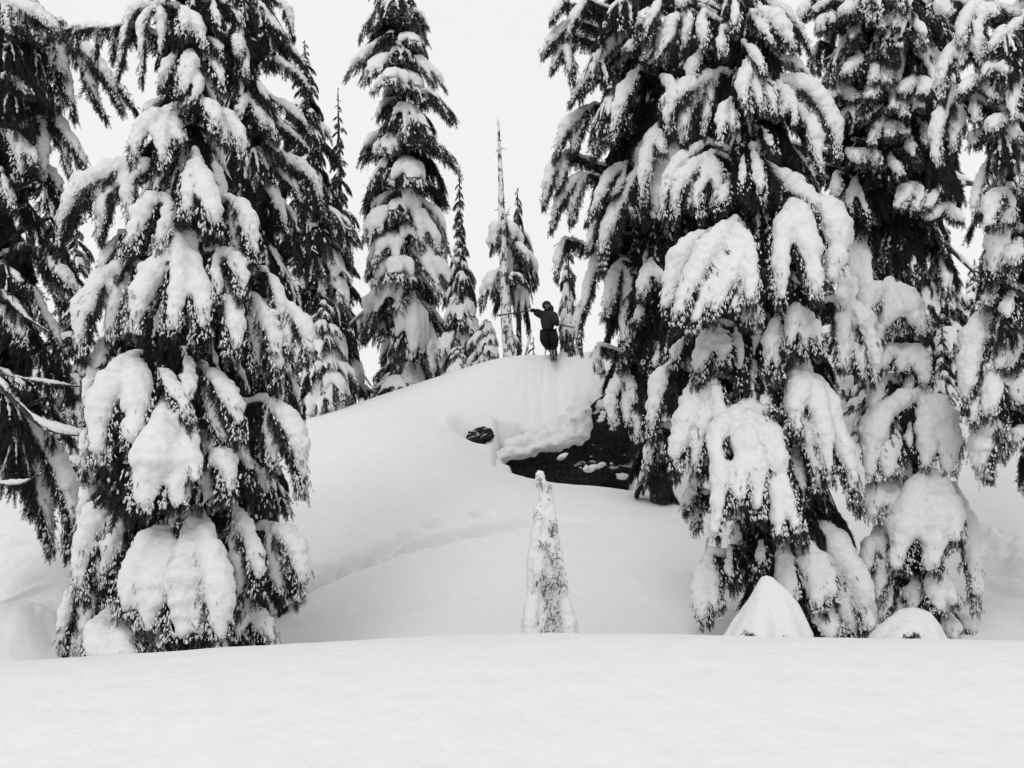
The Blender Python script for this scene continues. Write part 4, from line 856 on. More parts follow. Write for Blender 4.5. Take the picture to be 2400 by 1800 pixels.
T3 = [(15, 15, 150, 150, 120, 5, .7), (140, 62, 285, 245, 120, 5, .45), (0, 60, 60, 190, 110, 4, .2), (70, 90, 105, 245, 80, 4, .2), (110, 120, 170, 270, 90, 4, .3), (0, 20, 30, 120, 100, 4, .4),
      (20, 170, 60, 300, 80, 4, .2), (75, 238, 190, 385, 95, 3, .6), (88, 285, 105, 425, 55, 2, .8), (20, 300, 75, 420, 110, 3, .8), (0, 260, 20, 360, 90, 3, .4),
      (0, 390, 45, 540, 80, 3, .5), (95, 380, 150, 470, 80, 4, .2), (60, 440, 110, 560, 100, 4, .12), (110, 470, 150, 590, 80, 4, .12), (50, 535, 145, 690, 85, 3, .55), (10, 560, 30, 700, 100, 4, .15),
      (95, 610, 165, 770, 80, 4, .35), (0, 650, 40, 800, 80, 3, .5), (60, 700, 110, 830, 90, 4, .12), (0, 830, 40, 960, 80, 4, .2), (115, 740, 160, 870, 70, 4, .2),
      (75, 925, 140, 1215, 110, 4, .75), (30, 900, 60, 1090, 90, 4, .2), (100, 860, 150, 960, 60, 3, .2)]
T3 = [b for b in T3 if b[6] < .3]
t3 = hero_tree('darker hemlock cut off by the left edge of the photo', 'tree',
          [(-60, -350), (-60, 0), (-50, 500), (-45, 900), (-50, 1400)], 11.4, (.08, .2), T3, (80, (.0, .25, .75)), fb=-.10,
          profile=[(-350, 150), (0, 220), (200, 200), (500, 170), (900, 200), (1300, 110), (1400, 90)], seed=8, traced=[(TXA, U3), (TXB, U3b), (TXD, U3c)], low_y=930)

TR = [(1470, -20, 1410, 105, 100, 4, .6), (1490, 50, 1405, 160, 110, 5, .65), (1545, 45, 1500, 140, 90, 3, .8), (1585, -10, 1560, 90, 100, 4, .7), (1600, 50, 1590, 150, 70, 3, .6),
      (1650, 10, 1750, 125, 120, 4, 1.1), (1640, 20, 1700, 110, 90, 3, 1.0), (1560, 60, 1545, 150, 80, 3, .7), (1620, 128, 1628, 285, 75, 3, .85), (1690, 140, 1790, 230, 90, 3, 1.0, 0),
      (1540, 170, 1520, 250, 70, 2, .9), (1565, 158, 1470, 360, 135, 5, 1.1), (1590, 230, 1565, 365, 65, 3, .7), (1660, 168, 1810, 390, 180, 5, 1.1), (1645, 190, 1660, 320, 70, 3, .6),
      (1560, 320, 1455, 530, 125, 5, 1.05), (1610, 290, 1640, 520, 70, 3, .7), (1520, 330, 1450, 470, 90, 3, 1.0), (1590, 380, 1570, 500, 90, 3, .5), (1650, 380, 1665, 520, 80, 3, .6),
      (1585, 478, 1545, 740, 185, 6, 1.35, 1.6), (1530, 500, 1462, 700, 120, 4, 1.3, 1.2), (1690, 400, 1700, 650, 140, 4, 1.65, 1.4), (1755, 430, 1785, 650, 115, 3, 1.6, .9), (1640, 560, 1630, 700, 80, 4, .6),
      (1715, 600, 1670, 810, 120, 4, 1.0), (1740, 640, 1765, 780, 110, 4, .9), (1795, 620, 1868, 840, 130, 4, 1.25, .5), (1560, 690, 1520, 850, 105, 4, .9), (1605, 695, 1605, 770, 65, 3, .7), (1630, 760, 1610, 880, 90, 4, .4),
      (1500, 790, 1470, 900, 80, 3, .8), (1540, 795, 1470, 1040, 150, 4, 1.2), (1590, 830, 1560, 960, 100, 4, .8), (1655, 848, 1620, 1160, 200, 6, 1.45, 1.7), (1725, 790, 1790, 1010, 150, 5, 1.05), (1690, 900, 1720, 1070, 90, 4, .6),
      (1760, 900, 1845, 1120, 130, 4, 1.0), (1580, 980, 1545, 1180, 110, 3, 1.1), (1600, 1130, 1590, 1260, 100, 4, .4), (1545, 1150, 1530, 1355, 100, 3, 1.0), (1690, 1110, 1730, 1375, 130, 4, 1.1, 1.3), (1640, 1180, 1640, 1300, 80, 3, .6, 1.0),
      (1780, 1150, 1830, 1390, 150, 4, 1.6, .9), (1740, 1140, 1790, 1330, 90, 3, .9), (1700, 1250, 1700, 1400, 110, 4, .5), (1810, 1250, 1865, 1400, 90, 3, 1.3, .5)]
TR = [b for b in TR if b[6] < .5]
hero_tree('tallest front right hemlock with massive white snow tongues hanging to the ground', 'tree',
          [(1600, -400), (1610, 0), (1640, 500), (1690, 900), (1740, 1150), (1765, 1390)], 12.0, (.08, .19), TR, (130, (.08, .36, .56)),
          profile=[(-400, 60), (0, 120), (200, 160), (400, 165), (700, 185), (1000, 180), (1200, 160), (1400, 150)], seed=11, twig=.13, traced=[(TXC, UR), (TXR, VR)])

TB = [(1290, -10, 1200, 60, 90, 4, .5), (1330, 30, 1190, 150, 100, 5, .5), (1300, 100, 1255, 205, 90, 4, .4), (1390, 60, 1230, 240, 110, 5, .7), (1370, -10, 1300, 80, 110, 5, .3), (1420, 20, 1390, 110, 90, 4, .4),
      (1380, 145, 1318, 325, 85, 3, .9), (1430, 150, 1425, 240, 70, 3, .8), (1330, 190, 1290, 310, 90, 4, .4), (1310, 235, 1205, 370, 95, 4, .7), (1240, 330, 1178, 480, 90, 3, .8), (1280, 390, 1195, 530, 95, 4, .85),
      (1350, 300, 1300, 450, 90, 4, .6), (1410, 280, 1385, 480, 75, 3, .9), (1330, 400, 1280, 560, 90, 4, .8), (1395, 390, 1310, 650, 110, 4, 1.0), (1290, 500, 1215, 640, 95, 4, .7), (1440, 420, 1420, 560, 80, 4, .5),
      (1350, 530, 1290, 680, 90, 4, .7), (1385, 560, 1365, 800, 100, 4, 1.0), (1310, 640, 1262, 780, 80, 3, 1.0), (1435, 590, 1420, 720, 80, 3, .8), (1440, 700, 1420, 820, 80, 4, .4), (1340, 700, 1330, 860, 80, 3, .7),
      (1355, 780, 1335, 960, 80, 3, .9), (1400, 830, 1385, 960, 90, 4, .3), (1440, 850, 1410, 1050, 90, 3, .9), (1390, 930, 1400, 1060, 70, 3, .6), (1455, 960, 1440, 1080, 80, 3, .9), (1300, 740, 1300, 810, 50, 3, .6)]
TB = [b for b in TB if b[6] < .5]
hero_tree('hemlock with dark interior and outer boughs sweeping left against the sky, beside the skier', 'tree',
          [(1450, -400), (1445, 0), (1440, 500), (1420, 900), (1425, 1085)], 19.0, (.09, .2), TB, (130, (.04, .34, .62)),
          profile=[(-400, 170), (0, 225), (200, 235), (400, 245), (600, 190), (800, 120), (1000, 75), (1100, 60)], seed=15, twig=.16, traced=[(TXC, UB), (TXE, UBb)])

TS = [(1925, 608, 1905, 700, 130, 3, 1.9, .8), (1965, 640, 1995, 735, 85, 2, 1.7, .5), (1895, 650, 1868, 720, 70, 2, 1.5, .3), (1930, 680, 1925, 760, 90, 3, 1.2), (1905, 740, 1880, 815, 80, 2, 1.3), (1955, 735, 1995, 830, 100, 3, 1.2), (1930, 770, 1945, 830, 60, 2, 1.0, .8),
      (1905, 825, 1885, 890, 70, 3, 1.1), (1945, 855, 1895, 1045, 115, 2, 1.9, .8), (1990, 850, 2045, 1030, 120, 2, 1.8, .7), (1960, 880, 1965, 1000, 80, 3, .6), (1915, 1030, 1905, 1150, 95, 2, 1.7), (1940, 1020, 1950, 1120, 80, 2, 1.2),
      (2012, 1012, 1985, 1250, 130, 3, 2.1, 1.0), (2045, 1050, 2095, 1310, 100, 3, 1.5), (1905, 1150, 1890, 1260, 90, 2, 1.6), (1930, 1180, 1910, 1320, 90, 2, 1.5), (2010, 1180, 2035, 1330, 130, 4, 1.0, .9), (1960, 1250, 1950, 1370, 90, 3, .9), (2050, 1240, 2070, 1380, 90, 3, 1.3), (1880, 950, 1875, 1060, 60, 2, 1.2), (2090, 1280, 2110, 1370, 60, 2, 1.4)]
TS = []
hero_tree('narrow young conifer buried in rounded snow cushions, right of the tallest hemlock', 'tree',
          [(1935, 620), (1945, 800), (1975, 1100), (1990, 1390)], 12.4, (.02, .07), TS, (40, (.0, .5, .5)), name='conifer_tree',
          profile=[(600, 20), (700, 60), (900, 70), (1100, 85), (1400, 105)], top_y=700, seed=21, twig=.10, traced=[(TXR, VS)])

TE = [(2115, -10, 2140, 130, 110, 4, 1.0), (2075, 10, 2068, 75, 60, 3, .9, 0), (2170, 50, 2185, 180, 90, 4, .25), (2085, 175, 2045, 360, 95, 4, .9), (2150, 165, 2115, 290, 120, 5, .9), (2210, 60, 2230, 150, 80, 3, .7), (2105, 240, 2095, 330, 60, 2, .9),
      (2190, 190, 2200, 320, 90, 4, .6), (2080, 290, 2045, 450, 75, 3, 1.0), (2130, 330, 2140, 430, 80, 3, .8), (2120, 400, 2130, 500, 90, 4, .6), (2210, 350, 2215, 470, 80, 3, 1.0), (2165, 260, 2170, 370, 80, 4, .3), (2165, 420, 2155, 570, 100, 4, .9), (2210, 520, 2180, 640, 90, 3, .9), (2140, 520, 2130, 620, 80, 4, .3),
      (2115, 600, 2112, 700, 55, 2, 1.2), (2130, 660, 2105, 880, 95, 4, 1.3), (2170, 620, 2180, 740, 90, 4, .3), (2190, 740, 2170, 905, 120, 4, 1.5), (2140, 860, 2135, 1040, 85, 4, .9), (2215, 850, 2210, 950, 70, 3, .8), (2200, 640, 2210, 720, 70, 3, .9)]
TE = [b for b in TE if b[6] < .4]
hero_tree('hemlock cut off by the right edge, snow draped boughs with dark gaps', 'tree',
          [(2290, -350), (2290, 0), (2290, 500), (2300, 900), (2310, 1400)], 11.0, (.1, .2), TE, (90, (.10, .35, .55)),
          profile=[(-350, 120), (0, 190), (400, 220), (700, 180), (900, 150), (1050, 60), (1400, 30)], seed=25, traced=[(TXM, UE), (TXR, VE)])

TM = [(1870, -20, 1765, 60, 120, 4, .7, 0), (1860, 30, 1790, 120, 100, 4, .8), (1850, 110, 1795, 200, 100, 4, .6, 0), (1830, 150, 1760, 240, 80, 4, .5, 0), (1990, -10, 2035, 90, 110, 4, .6), (2000, 130, 2060, 210, 90, 4, .7), (1960, -30, 1990, 60, 120, 4, .5), (1900, -40, 1880, 50, 120, 4, .7), (2030, 220, 2075, 330, 90, 4, .6, 0), (1880, 340, 1800, 450, 100, 4, .8, 0), (1990, 420, 2000, 520, 120, 4, .5), (1885, 20, 1830, 110, 110, 4, .8), (1960, 30, 1930, 120, 120, 4, .7), (2000, 90, 2030, 200, 90, 3, 1.0), (1930, 130, 1850, 230, 110, 4, .9), (1850, 60, 1800, 180, 90, 4, .5), (1930, 160, 1900, 280, 120, 4, 1.2), (1990, 190, 1960, 300, 120, 4, 1.2), (1870, 200, 1820, 290, 90, 4, .7),
      (1960, 250, 1890, 340, 120, 4, 1.1), (1900, 270, 1830, 400, 110, 5, .9), (2010, 270, 2020, 400, 100, 4, 1.0), (1960, 330, 1930, 440, 110, 4, .9), (2030, 400, 2070, 520, 110, 4, 1.2), (1870, 500, 1830, 640, 110, 4, 1.4), (1910, 470, 1880, 580, 80, 3, .9), (2020, 520, 2060, 640, 100, 4, .8), (1850, 560, 1820, 700, 90, 3, 1.3), (1990, 600, 2020, 720, 100, 3, 1.1), (1850, 380, 1830, 470, 80, 4, .6), (1700, 290, 1720, 390, 90, 3, .9, 0), (1740, 330, 1760, 420, 70, 3, .8, 0)]
TM = [b for b in TM if b[6] < .75 and b[1] < 400 or b[1] > 480]
tm = hero_tree('broad hemlock with thick bare trunk, further back between the two big right-hand trees', 'tree',
          [(1925, -350), (1930, 0), (1935, 300), (1950, 500), (1960, 660), (1965, 800)], 22.0, (.12, .36), TM, (110, (.06, .30, .64)),
          profile=[(-350, 190), (0, 210), (200, 200), (400, 170), (600, 110), (800, 40)], seed=29, twig=.2, dens=.7, traced=[(TXM, UM)])

# ---------------------------------------------------------------- trees further back, grown by rule
def auto_tree(label, x, y_top, y_base, depth, half, n, mix, seed, name='conifer_tree', lean=0, bark=None, trunk_r=.14, bare=0.0, prof=None, cat='tree', group=None, tilt=(-.1, .3), elong=1.0, keep=None):
    rng = np.random.default_rng(seed)
    top = at(x+lean, y_top, depth); bot = at(x, y_base, depth); gz = min(ground_z(bot[0], depth), bot[2]+.1)
    base = np.array([bot[0], depth, gz]); root = empty(name, base, label, cat, group)
    sc = 2078/K/depth; H = top[2]-gz; half_m = half/sc
    Pm = [np.array([top[0]-base[0], 0, H]), np.array([(top[0]-base[0])*.5, 0, H*.5]), np.array([0, 0, -.2])]
    link(bpy.data.objects.new('trunk', trunk_mesh(Pm, [.012, trunk_r*.6, trunk_r], bark or M_BARK, seed=seed)), root)
    keys = ['bgheavy', 'bglight', 'bgdark']
    for k in range(n):
        f = (k+rng.random())/n; f = f**.85
        zf = bare + (1-bare)*f
        if prof: R = half_m*float(np.interp(zf, *zip(*prof)))
        else: R = half_m*(1-zf)**.8+.04
        R *= rng.uniform(.55, 1.2)
        z = zf*H
        az = k*2.39996+rng.uniform(-.3, .3)
        c = np.array([base[0]+(top[0]-base[0])*z/H, depth, gz+z+R*.18])
        if keep and not keep(zf, az): continue
        mx = np.array(mix, float)
        if zf > .6: mx = mx*np.array([.35, 1, 1.6]); mx /= mx.sum()
        if zf < .42: mx = mx*np.array([2.2, 1, .35])
        key = keys[rng.choice(3, p=mx/mx.sum())]
        mf, job = PROTO[key][int(rng.integers(0, len(PROTO[key])))]
        place_bough(root, base, mf, job, c, az, tilt=rng.uniform(*tilt), sxyz=(R, R*rng.uniform(.9, 1.3), R*rng.uniform(.9, 1.35)*elong))
    return root
auto_tree('tall central conifer with ragged snowy boughs and bare dark trunk', 868, -130, 870, 29, 118, 100, (.48, .32, .20), 41, keep=lambda zf, az: not ((.10 < zf < .22 or .44 < zf < .48) and math.sin(az) < -.5), trunk_r=.42, prof=[(0, .85), (.15, .95), (.5, .9), (.8, .75), (1, .3)], lean=-2, tilt=(-.25, .25))
auto_tree('dark conifer with bare snowy limbs, behind the right side of the large left hemlock', 690, 85, 950, 26, 130, 120, (.18, .32, .50), 43, trunk_r=.3, lean=-32, prof=[(0, .8), (.3, .9), (.6, .7), (.85, .35), (1, .05)])
auto_tree('slimmer dark conifer whose top shows left of the tall central conifer', 742, 190, 930, 30, 85, 80, (.25, .38, .37), 45, trunk_r=.22, lean=-12)
auto_tree('low bushy snow-smothered conifer on the ridge left of the tall central conifer', 700, 640, 965, 25, 95, 46, (.85, .15, 0), 47, trunk_r=.1, prof=[(0, 1), (.5, .8), (1, .15)])
auto_tree('small sharply pointed spire tree between the tall central conifer and the dead snag', 998, 360, 835, 28, 82, 80, (.45, .35, .2), 49, trunk_r=.12, lean=-6, prof=[(0, 1), (.35, .7), (.6, .36), (.8, .22), (1, .05)], elong=1.3)
auto_tree('snow-domed shrub at the foot of the dead snag on the ridge', 1052, 690, 815, 27, 62, 26, (1, 0, 0), 51, trunk_r=.06, name='buried_shrub', cat='shrub', prof=[(0, 1), (.6, .8), (1, .3)])
auto_tree('low mounded shrub on the ridge in front of the pointed spire tree', 990, 745, 830, 26.3, 45, 20, (1, 0, 0), 52, trunk_r=.06, name='buried_shrub', cat='shrub', prof=[(0, 1), (.6, .8), (1, .3)])
auto_tree('drooping little hemlock standing behind the dead snag', 1122, 405, 800, 27.8, 52, 30, (.35, .45, .2), 53, trunk_r=.1, bare=.42, prof=[(0, .1), (.42, .75), (.6, .85), (.85, .45), (1, .1)], elong=1.9, lean=-4)
auto_tree('thin snow plastered tree just right of the skier', 1228, 520, 775, 25.8, 40, 36, (.55, .35, .1), 55, trunk_r=.08, elong=1.8, prof=[(0, .8), (.5, .7), (1, .3)])
auto_tree('tiny dark-needled sapling on the skyline left of the skier', 1152, 728, 775, 28, 28, 14, (.3, .4, .3), 57, trunk_r=.03, cat='sapling', name='sapling')
auto_tree('small sapling poking up right beside the skier on the skyline', 1178, 735, 772, 28.5, 22, 10, (.4, .3, .3), 58, trunk_r=.03, cat='sapling', name='sapling')
# left background
auto_tree('snowy conifer far behind at the left edge, seen between dark boughs', 40, 500, 1060, 30, 110, 60, (.5, .4, .1), 61, group='distant trees at the left')
auto_tree('small snowy conifer far behind, just left of the large left hemlock', 165, 355, 1050, 33, 90, 60, (.5, .35, .15), 63, trunk_r=.12, group='distant trees at the left')
auto_tree('low white shrub behind the long bare branch at the left', 140, 860, 1045, 22, 65, 26, (.9, .1, 0), 65, trunk_r=.05, name='buried_shrub', cat='shrub')
auto_tree('white bush low at the left photo edge beyond the dark boughs', 15, 900, 1075, 21, 70, 22, (.9, .1, 0), 66, trunk_r=.05, name='buried_shrub', cat='shrub')
# right background
rb = [(1790, 450, 800, 34, 50, 'slender snowy conifer seen through the gap right of the tallest hemlock', (.6, .3, .1)),
      (1835, 560, 820, 27, 75, 'plump snow covered conifer left of the thick bare trunk', (.9, .1, 0)),
      (1880, 590, 830, 25, 60, 'short white conifer at the foot of the thick bare trunk', (.95, .05, 0)),
      (2035, 420, 800, 26, 85, 'drooping snow crusted conifer right of the thick bare trunk', (.6, .3, .1)),
      (2105, 560, 810, 33, 75, 'distant white conifer under the right edge boughs', (.8, .15, .05)),
      (2150, 480, 810, 36, 85, 'pale far conifer mostly behind the right edge hemlock', (.8, .15, .05)),
      (2035, 700, 840, 25, 50, 'small bushy conifer right behind the buried young conifer', (.4, .3, .3)),
      (2075, 660, 825, 29, 45, 'narrow white far conifer between bushy ones on the right slope', (.9, .1, 0)),
      (1735, 395, 810, 40, 40, 'tiny far conifer tip beside the huge right snow shoulder', (.4, .4, .2)),
      (2205, 600, 830, 30, 80, 'far snowy conifer at the very right edge', (.8, .2, 0)),
      (1980, 150, 790, 38, 90, 'tall far conifer whose tip shows in the sky gap at upper right', (.4, .35, .25))]
for k, (x, yt, yb, dp, hf, lb, mx) in enumerate(rb):
    auto_tree(lb, x, yt, yb, dp, hf, 54 if hf > 50 else 34, mx, 70+k, group='snowy trees behind at the right', trunk_r=.13)

# snow-buried shrubs close to the lip
def mound(label, base_xy, depth, tongues, cat='shrub', seed=0, name='buried_shrub', wk=1.0):
    b = at(*base_xy, depth); gz = ground_z(b[0], depth); b[2] = gz
    root = empty(name, b, label, cat); sc = 2078/K/depth
    for (ax, ay, tx, ty, wd, nf, sn, tw) in tongues:
        A = at(ax, ay, depth); T_ = at(tx, ty, depth-tw); rg = np.random.default_rng(int(ax+ty))
        g = bough_geo(T_-A, wd*wk/sc, nf, sn, .45 if sn > .7 else .8, rg, .1, .055, .018, capf=.12, outd=nrm(np.array([T_[0]-A[0], -max(tw, .1), 0.0])))
        mf, job = make_pair(*g, seed=seed+nf); place_bough(root, b, mf, job, A)
    link(bpy.data.objects.new('trunk', trunk_mesh([np.array([0, 0, (at(base_xy[0], tongues[0][1], depth)[2]-gz)*.9]), np.array([0, 0, -.1])], [.01, .03], M_BARK)), root)
    return root
def smooth_mound(label, depth, apex, feet, r0, r1, twigs, seed):
    b = at(apex[0], feet[0][1], depth); b[2] = ground_z(b[0], depth)
    root = empty('buried_shrub', b, label, 'shrub'); A = at(apex[0], apex[1], depth)-b; sn = Acc(); rg = np.random.default_rng(seed)
    for (x, y, tw, bul) in feet:
        E = at(x, y, depth-tw)-b; M = (A+E)/2 + np.array([0, -.05, bul]); t_ = np.linspace(0, 1, 18)[:, None]
        P = (1-t_)**2*A + 2*t_*(1-t_)*M + t_**2*E
        v, q, t = tube(P-UP*r0, np.linspace(r0, r1*rg.uniform(.85, 1.15), 18)*(1+.05*np.sin(t_[:, 0]*9+seed)), 12, np.array([0, -1.0, 0])); sn.add(v, q, t)
    fol = Acc()
    O = np.vstack([at(x+rg.uniform(-9, 9), y+rg.uniform(-7, 7), depth-tw)[None]-b for x, y, tw in twigs for _ in range(40)])
    add_sprays(fol, O, -UP[None]*.8+.5*rg.standard_normal(O.shape), rg.uniform(.05, .11, len(O)), rg, rg.uniform(.1, .45, len(O)))
    mf = fol.mesh('needles', M_FOL, False, True)
    job = dict(mesh=sn.mesh('snow_tmp', M_SNOW), tips=None, voxel=.028, Rb=.12, seed=seed, users=[], smooth=14, rough=.35); PENDING.append(job)
    place_bough(root, b*0, mf, job, np.zeros(3))
    link(bpy.data.objects.new('trunk', trunk_mesh([A*.8, np.array([0, 0, -.1])], [.01, .03], M_BARK)), root)
smooth_mound('pyramid-shaped snow mound over a shrub, at the foot of the tallest hemlock', 9.6, (1652, 1238),
    [(1566, 1405, .25, -.04), (1592, 1412, .5, -.02), (1632, 1418, .62, .02), (1655, 1420, .5, -.06), (1692, 1415, .5, .10), (1728, 1372, .30, .20), (1705, 1385, .45, .16), (1650, 1415, .1, .0)], .05, .17, [(1618, 1372, .62), (1712, 1374, .5), (1700, 1376, .55)], 3)
smooth_mound('small snow dome shrub on the crest right of the skier', 25.9, (1221, 737),
    [(1211, 785, .2, .0), (1220, 788, .35, .0), (1240, 785, .2, .1), (1252, 782, .1, .1)], .10, .20, [(1216, 732, .1), (1230, 750, .3)], 8)
smooth_mound('rounded loaf-like snow mound over a shrub, right of the tallest hemlock foot', 10.0, (1985, 1312),
    [(1912, 1385, .2, .18), (1935, 1400, .4, .14), (1965, 1410, .5, .1), (2010, 1400, .35, .12), (2018, 1380, .15, .14)], .08, .19, [(1975, 1372, .7), (1960, 1376, .68)], 5)

# ---------------------------------------------------------------- slim snow-wrapped sapling in the middle
def wrapped_sapling():
    d = 9.5; b = at(1185, 1400, d); b[2] = ground_z(b[0], d); rg = np.random.default_rng(2)
    root = empty('sapling', b, 'slim pointed sapling wrapped in snow, alone in the middle of the open slope', 'sapling')
    sc = 2078/K/d
    parts = [[(1166, 1022, 0, 9), (1176, 1060, .02, 14), (1183, 1110, .04, 18), (1188, 1180, .06, 22), (1190, 1280, .08, 30), (1190, 1420, .12, 38)],
             [(1166, 1020, 0, 8), (1158, 1035, .05, 5), (1155, 1050, .07, 3)],
             [(1166, 1090, .05, 10), (1160, 1150, .10, 14), (1153, 1200, .14, 14), (1147, 1260, .14, 10), (1144, 1290, .14, 7)],
             [(1180, 1120, .10, 9), (1190, 1180, .16, 11), (1204, 1240, .18, 9), (1206, 1290, .17, 5)],
             [(1172, 1160, .12, 9), (1164, 1220, .20, 15), (1166, 1280, .22, 12), (1168, 1320, .2, 5)],
             [(1204, 1180, .06, 9), (1210, 1240, .10, 12), (1218, 1290, .12, 8)],
             [(1152, 1290, .22, 15), (1148, 1340, .28, 19), (1148, 1430, .32, 22)], [(1143, 1300, .10, 9), (1138, 1360, .16, 14), (1136, 1430, .2, 14)],
             [(1218, 1290, .20, 12), (1226, 1340, .26, 17), (1232, 1430, .3, 20)], [(1228, 1310, .12, 10), (1240, 1370, .16, 13), (1248, 1430, .18, 14)],
             [(1176, 1300, .26, 6), (1174, 1350, .3, 8), (1172, 1430, .32, 12)]]
    ac = Acc()
    for pp in parts:
        W = np.array([at(x, y, d-f)-b for x, y, f, r in pp]); R = np.array([r for *_, r in pp])/sc; u = np.linspace(0, len(pp)-1, 6*len(pp)); kk = np.arange(len(pp))
        Q = np.stack([np.interp(u, kk, W[:, c]) for c in range(3)], -1); Rr = np.interp(u, kk, R)*(1+.06*rg.standard_normal(len(u)))
        v, q, t = tube(Q, Rr, 12, np.array([0, -1.0, 0])); ac.add(v, q, t)
    fol = Acc(); O = []; 
    for x, y, f, n_, sx, sy in [(1168, 1040, .12, 14, 4, 8), (1186, 1062, .12, 12, 3, 10), (1166, 1106, .18, 12, 6, 5), (1196, 1138, .2, 26, 6, 8), (1169, 1175, .25, 20, 5, 5), (1196, 1215, .32, 60, 9, 22), (1188, 1262, .36, 60, 10, 12), (1212, 1258, .33, 40, 7, 12), (1170, 1262, .36, 34, 6, 12), (1190, 1310, .38, 70, 12, 22), (1192, 1370, .42, 110, 13, 26)]:
        for _ in range(int(n_*.75)): O.append(at(x+rg.normal()*sx, y+rg.normal()*sy, d-f)-b)
    O = np.array(O); D = -UP[None]*.7+np.array([0, -.5, 0])+.7*rg.standard_normal(O.shape)
    add_sprays(fol, O, D, rg.uniform(.03, .065, len(O)), rg, rg.uniform(-.1, .34, len(O)), 1.3)
    tips = Acc(); blobs(tips, O[::2]+.02*rg.standard_normal(O[::2].shape), rg.uniform(.006, .014, len(O[::2])), rg, .8)
    mf = fol.mesh('needles', M_FOL, False, True)
    job = dict(mesh=ac.mesh('snow_tmp', M_SNOW), tips=tips, voxel=.016, Rb=.07, seed=4, users=[], smooth=9, rough=.8); PENDING.append(job)
    place_bough(root, b*0, mf, job, np.zeros(3))
    link(bpy.data.objects.new('trunk', trunk_mesh([at(1167, 1030, d)-b, np.array([0, 0, -.1])], [.008, .03], M_BARK)), root)
wrapped_sapling()

# ---------------------------------------------------------------- dead snag on the ridge
def snag():
    d = 26.8
    b = at(1100, 790, d); gz = ground_z(b[0], d); b[2] = min(gz, b[2])
    r = empty('dead_snag', b, 'bare dead trunk with a needle-thin top on the ridge, left of the skier', 'dead tree')
    pts = [at(1076, 255, d)-b, at(1082, 400, d)-b, at(1087, 560, d)-b, at(1094, 700, d)-b, at(1101, 780, d)-b, np.array([.02, 0, -.2])]
    link(bpy.data.objects.new('trunk', trunk_mesh(pts, [.028, .085, .13, .17, .21, .23], M_BARK_SNOWY, seed=4)), r)
    rg = np.random.default_rng(5)
    for k in range(22):
        y = rg.uniform(300, 680); p = at(np.interp(y, [255, 400, 560, 700], [1076, 1082, 1087, 1094]), y, d)-b
        a = rg.uniform(0, 6.28); l = rg.uniform(.08, .3)
        P = np.linspace(p, p+np.array([math.cos(a)*l, math.sin(a)*l, rg.uniform(-.1, .05)]), 5)
        v, q, t = tube(P, np.linspace(.02, .006, 5), 5); link(bpy.data.objects.new('stub', mesh_np('stub', v, [q, t], M_BARK)), r)
    for (x, y, tx, ty, wd, sn) in [(1090, 470, 1060, 545, 48, 2.4), (1092, 475, 1122, 540, 44, 2.0), (1085, 580, 1040, 650, 60, 1.3), (1100, 520, 1160, 600, 60, 1.1), (1100, 590, 1130, 610, 50, .5), (1098, 728, 1122, 745, 26, 1.8), (1060, 600, 1042, 670, 40, .5)]:
        A = at(x, y, d+.16); T_ = at(tx, ty, d+.30 if sn > .8 else d-.2)
        g = bough_geo(T_-A, wd/(2078/K/d), 3, sn, .8, np.random.default_rng(x+ty), .2, .2, .035)
        mf, job = make_pair(*g, seed=x % 9); place_bough(r, b, mf, job, A)
snag()
# bent broken stick on the skyline
def stick():
    d = 27.5; b = at(1134, 778, d)
    P = np.array([at(1134, 780, d), at(1138, 760, d), at(1141, 740, d), at(1149, 712, d)])-b
    s = np.linspace(0, 1, 12); Q = np.stack([np.interp(s, np.linspace(0, 1, 4), P[:, k]) for k in range(3)], -1)
    v, q, t = tube(Q, np.linspace(.06, .02, 12), 7)
    o = link(bpy.data.objects.new('broken_stem', mesh_np('broken_stem', v, [q, t], M_BARK_SNOWY))); o.location = b
    o['label'] = 'bent leafless broken stem standing on the skyline between snag and skier'; o['category'] = 'stem'
stick()

# ---------------------------------------------------------------- bare snow-carrying limbs on existing trees
def limb(parent, pts, r0, r1, snow_r, seed=0):
    base = np.array(parent.location)
    W = np.array([at(*p) for p in pts]); s = np.linspace(0, 1, 26)
    Q = np.stack([np.interp(s, np.linspace(0, 1, len(W)), W[:, k]) for k in range(3)], -1)
    for _ in range(3): Q[1:-1] = (Q[:-2]+Q[2:]+2*Q[1:-1])/4
    o0 = Q[0].copy(); Q = Q-o0
    v, q, t = tube(Q, np.linspace(r0, r1, 26), 7)
    o = bpy.data.objects.new('limb', mesh_np('limb', v, [q, t], M_BARK)); o.location = o0-base; link(o, parent)
    if snow_r > 0:
        sn = Acc(); rr = snow_r*(.7+.4*np.sin(s*9+seed))*np.sin(np.pi*np.clip(s*.95+.04, 0, 1))**.4
        v, q, t = tube(Q+UP*(np.linspace(r0, r1, 26)+rr*.45)[:, None], rr, 9); sn.add(v, q, t)
        job = dict(mesh=sn.mesh('snow_tmp', M_SNOW), tips=None, voxel=max(.016, snow_r*.3), Rb=snow_r*.6, seed=seed, users=[])
        PENDING.append(job); so = bpy.data.objects.new('snow_load', o.data); link(so, o); job['users'].append(so)
limb(t3, [(-40, 800, 10.9), (0, 832, 10.6), (50, 885, 10.4), (95, 925, 10.3), (150, 940, 10.2), (198, 938, 10.2)], .05, .014, .065, 1)
limb(t3, [(-40, 800, 10.8), (20, 815, 10.6), (60, 822, 10.5), (120, 830, 10.4), (200, 838, 10.4)], .03, .007, .026, 2)
limb(t3, [(-60, 1010, 10.8), (0, 1048, 10.5), (50, 1046, 10.4), (90, 1020, 10.3)], .024, .007, .034, 3)
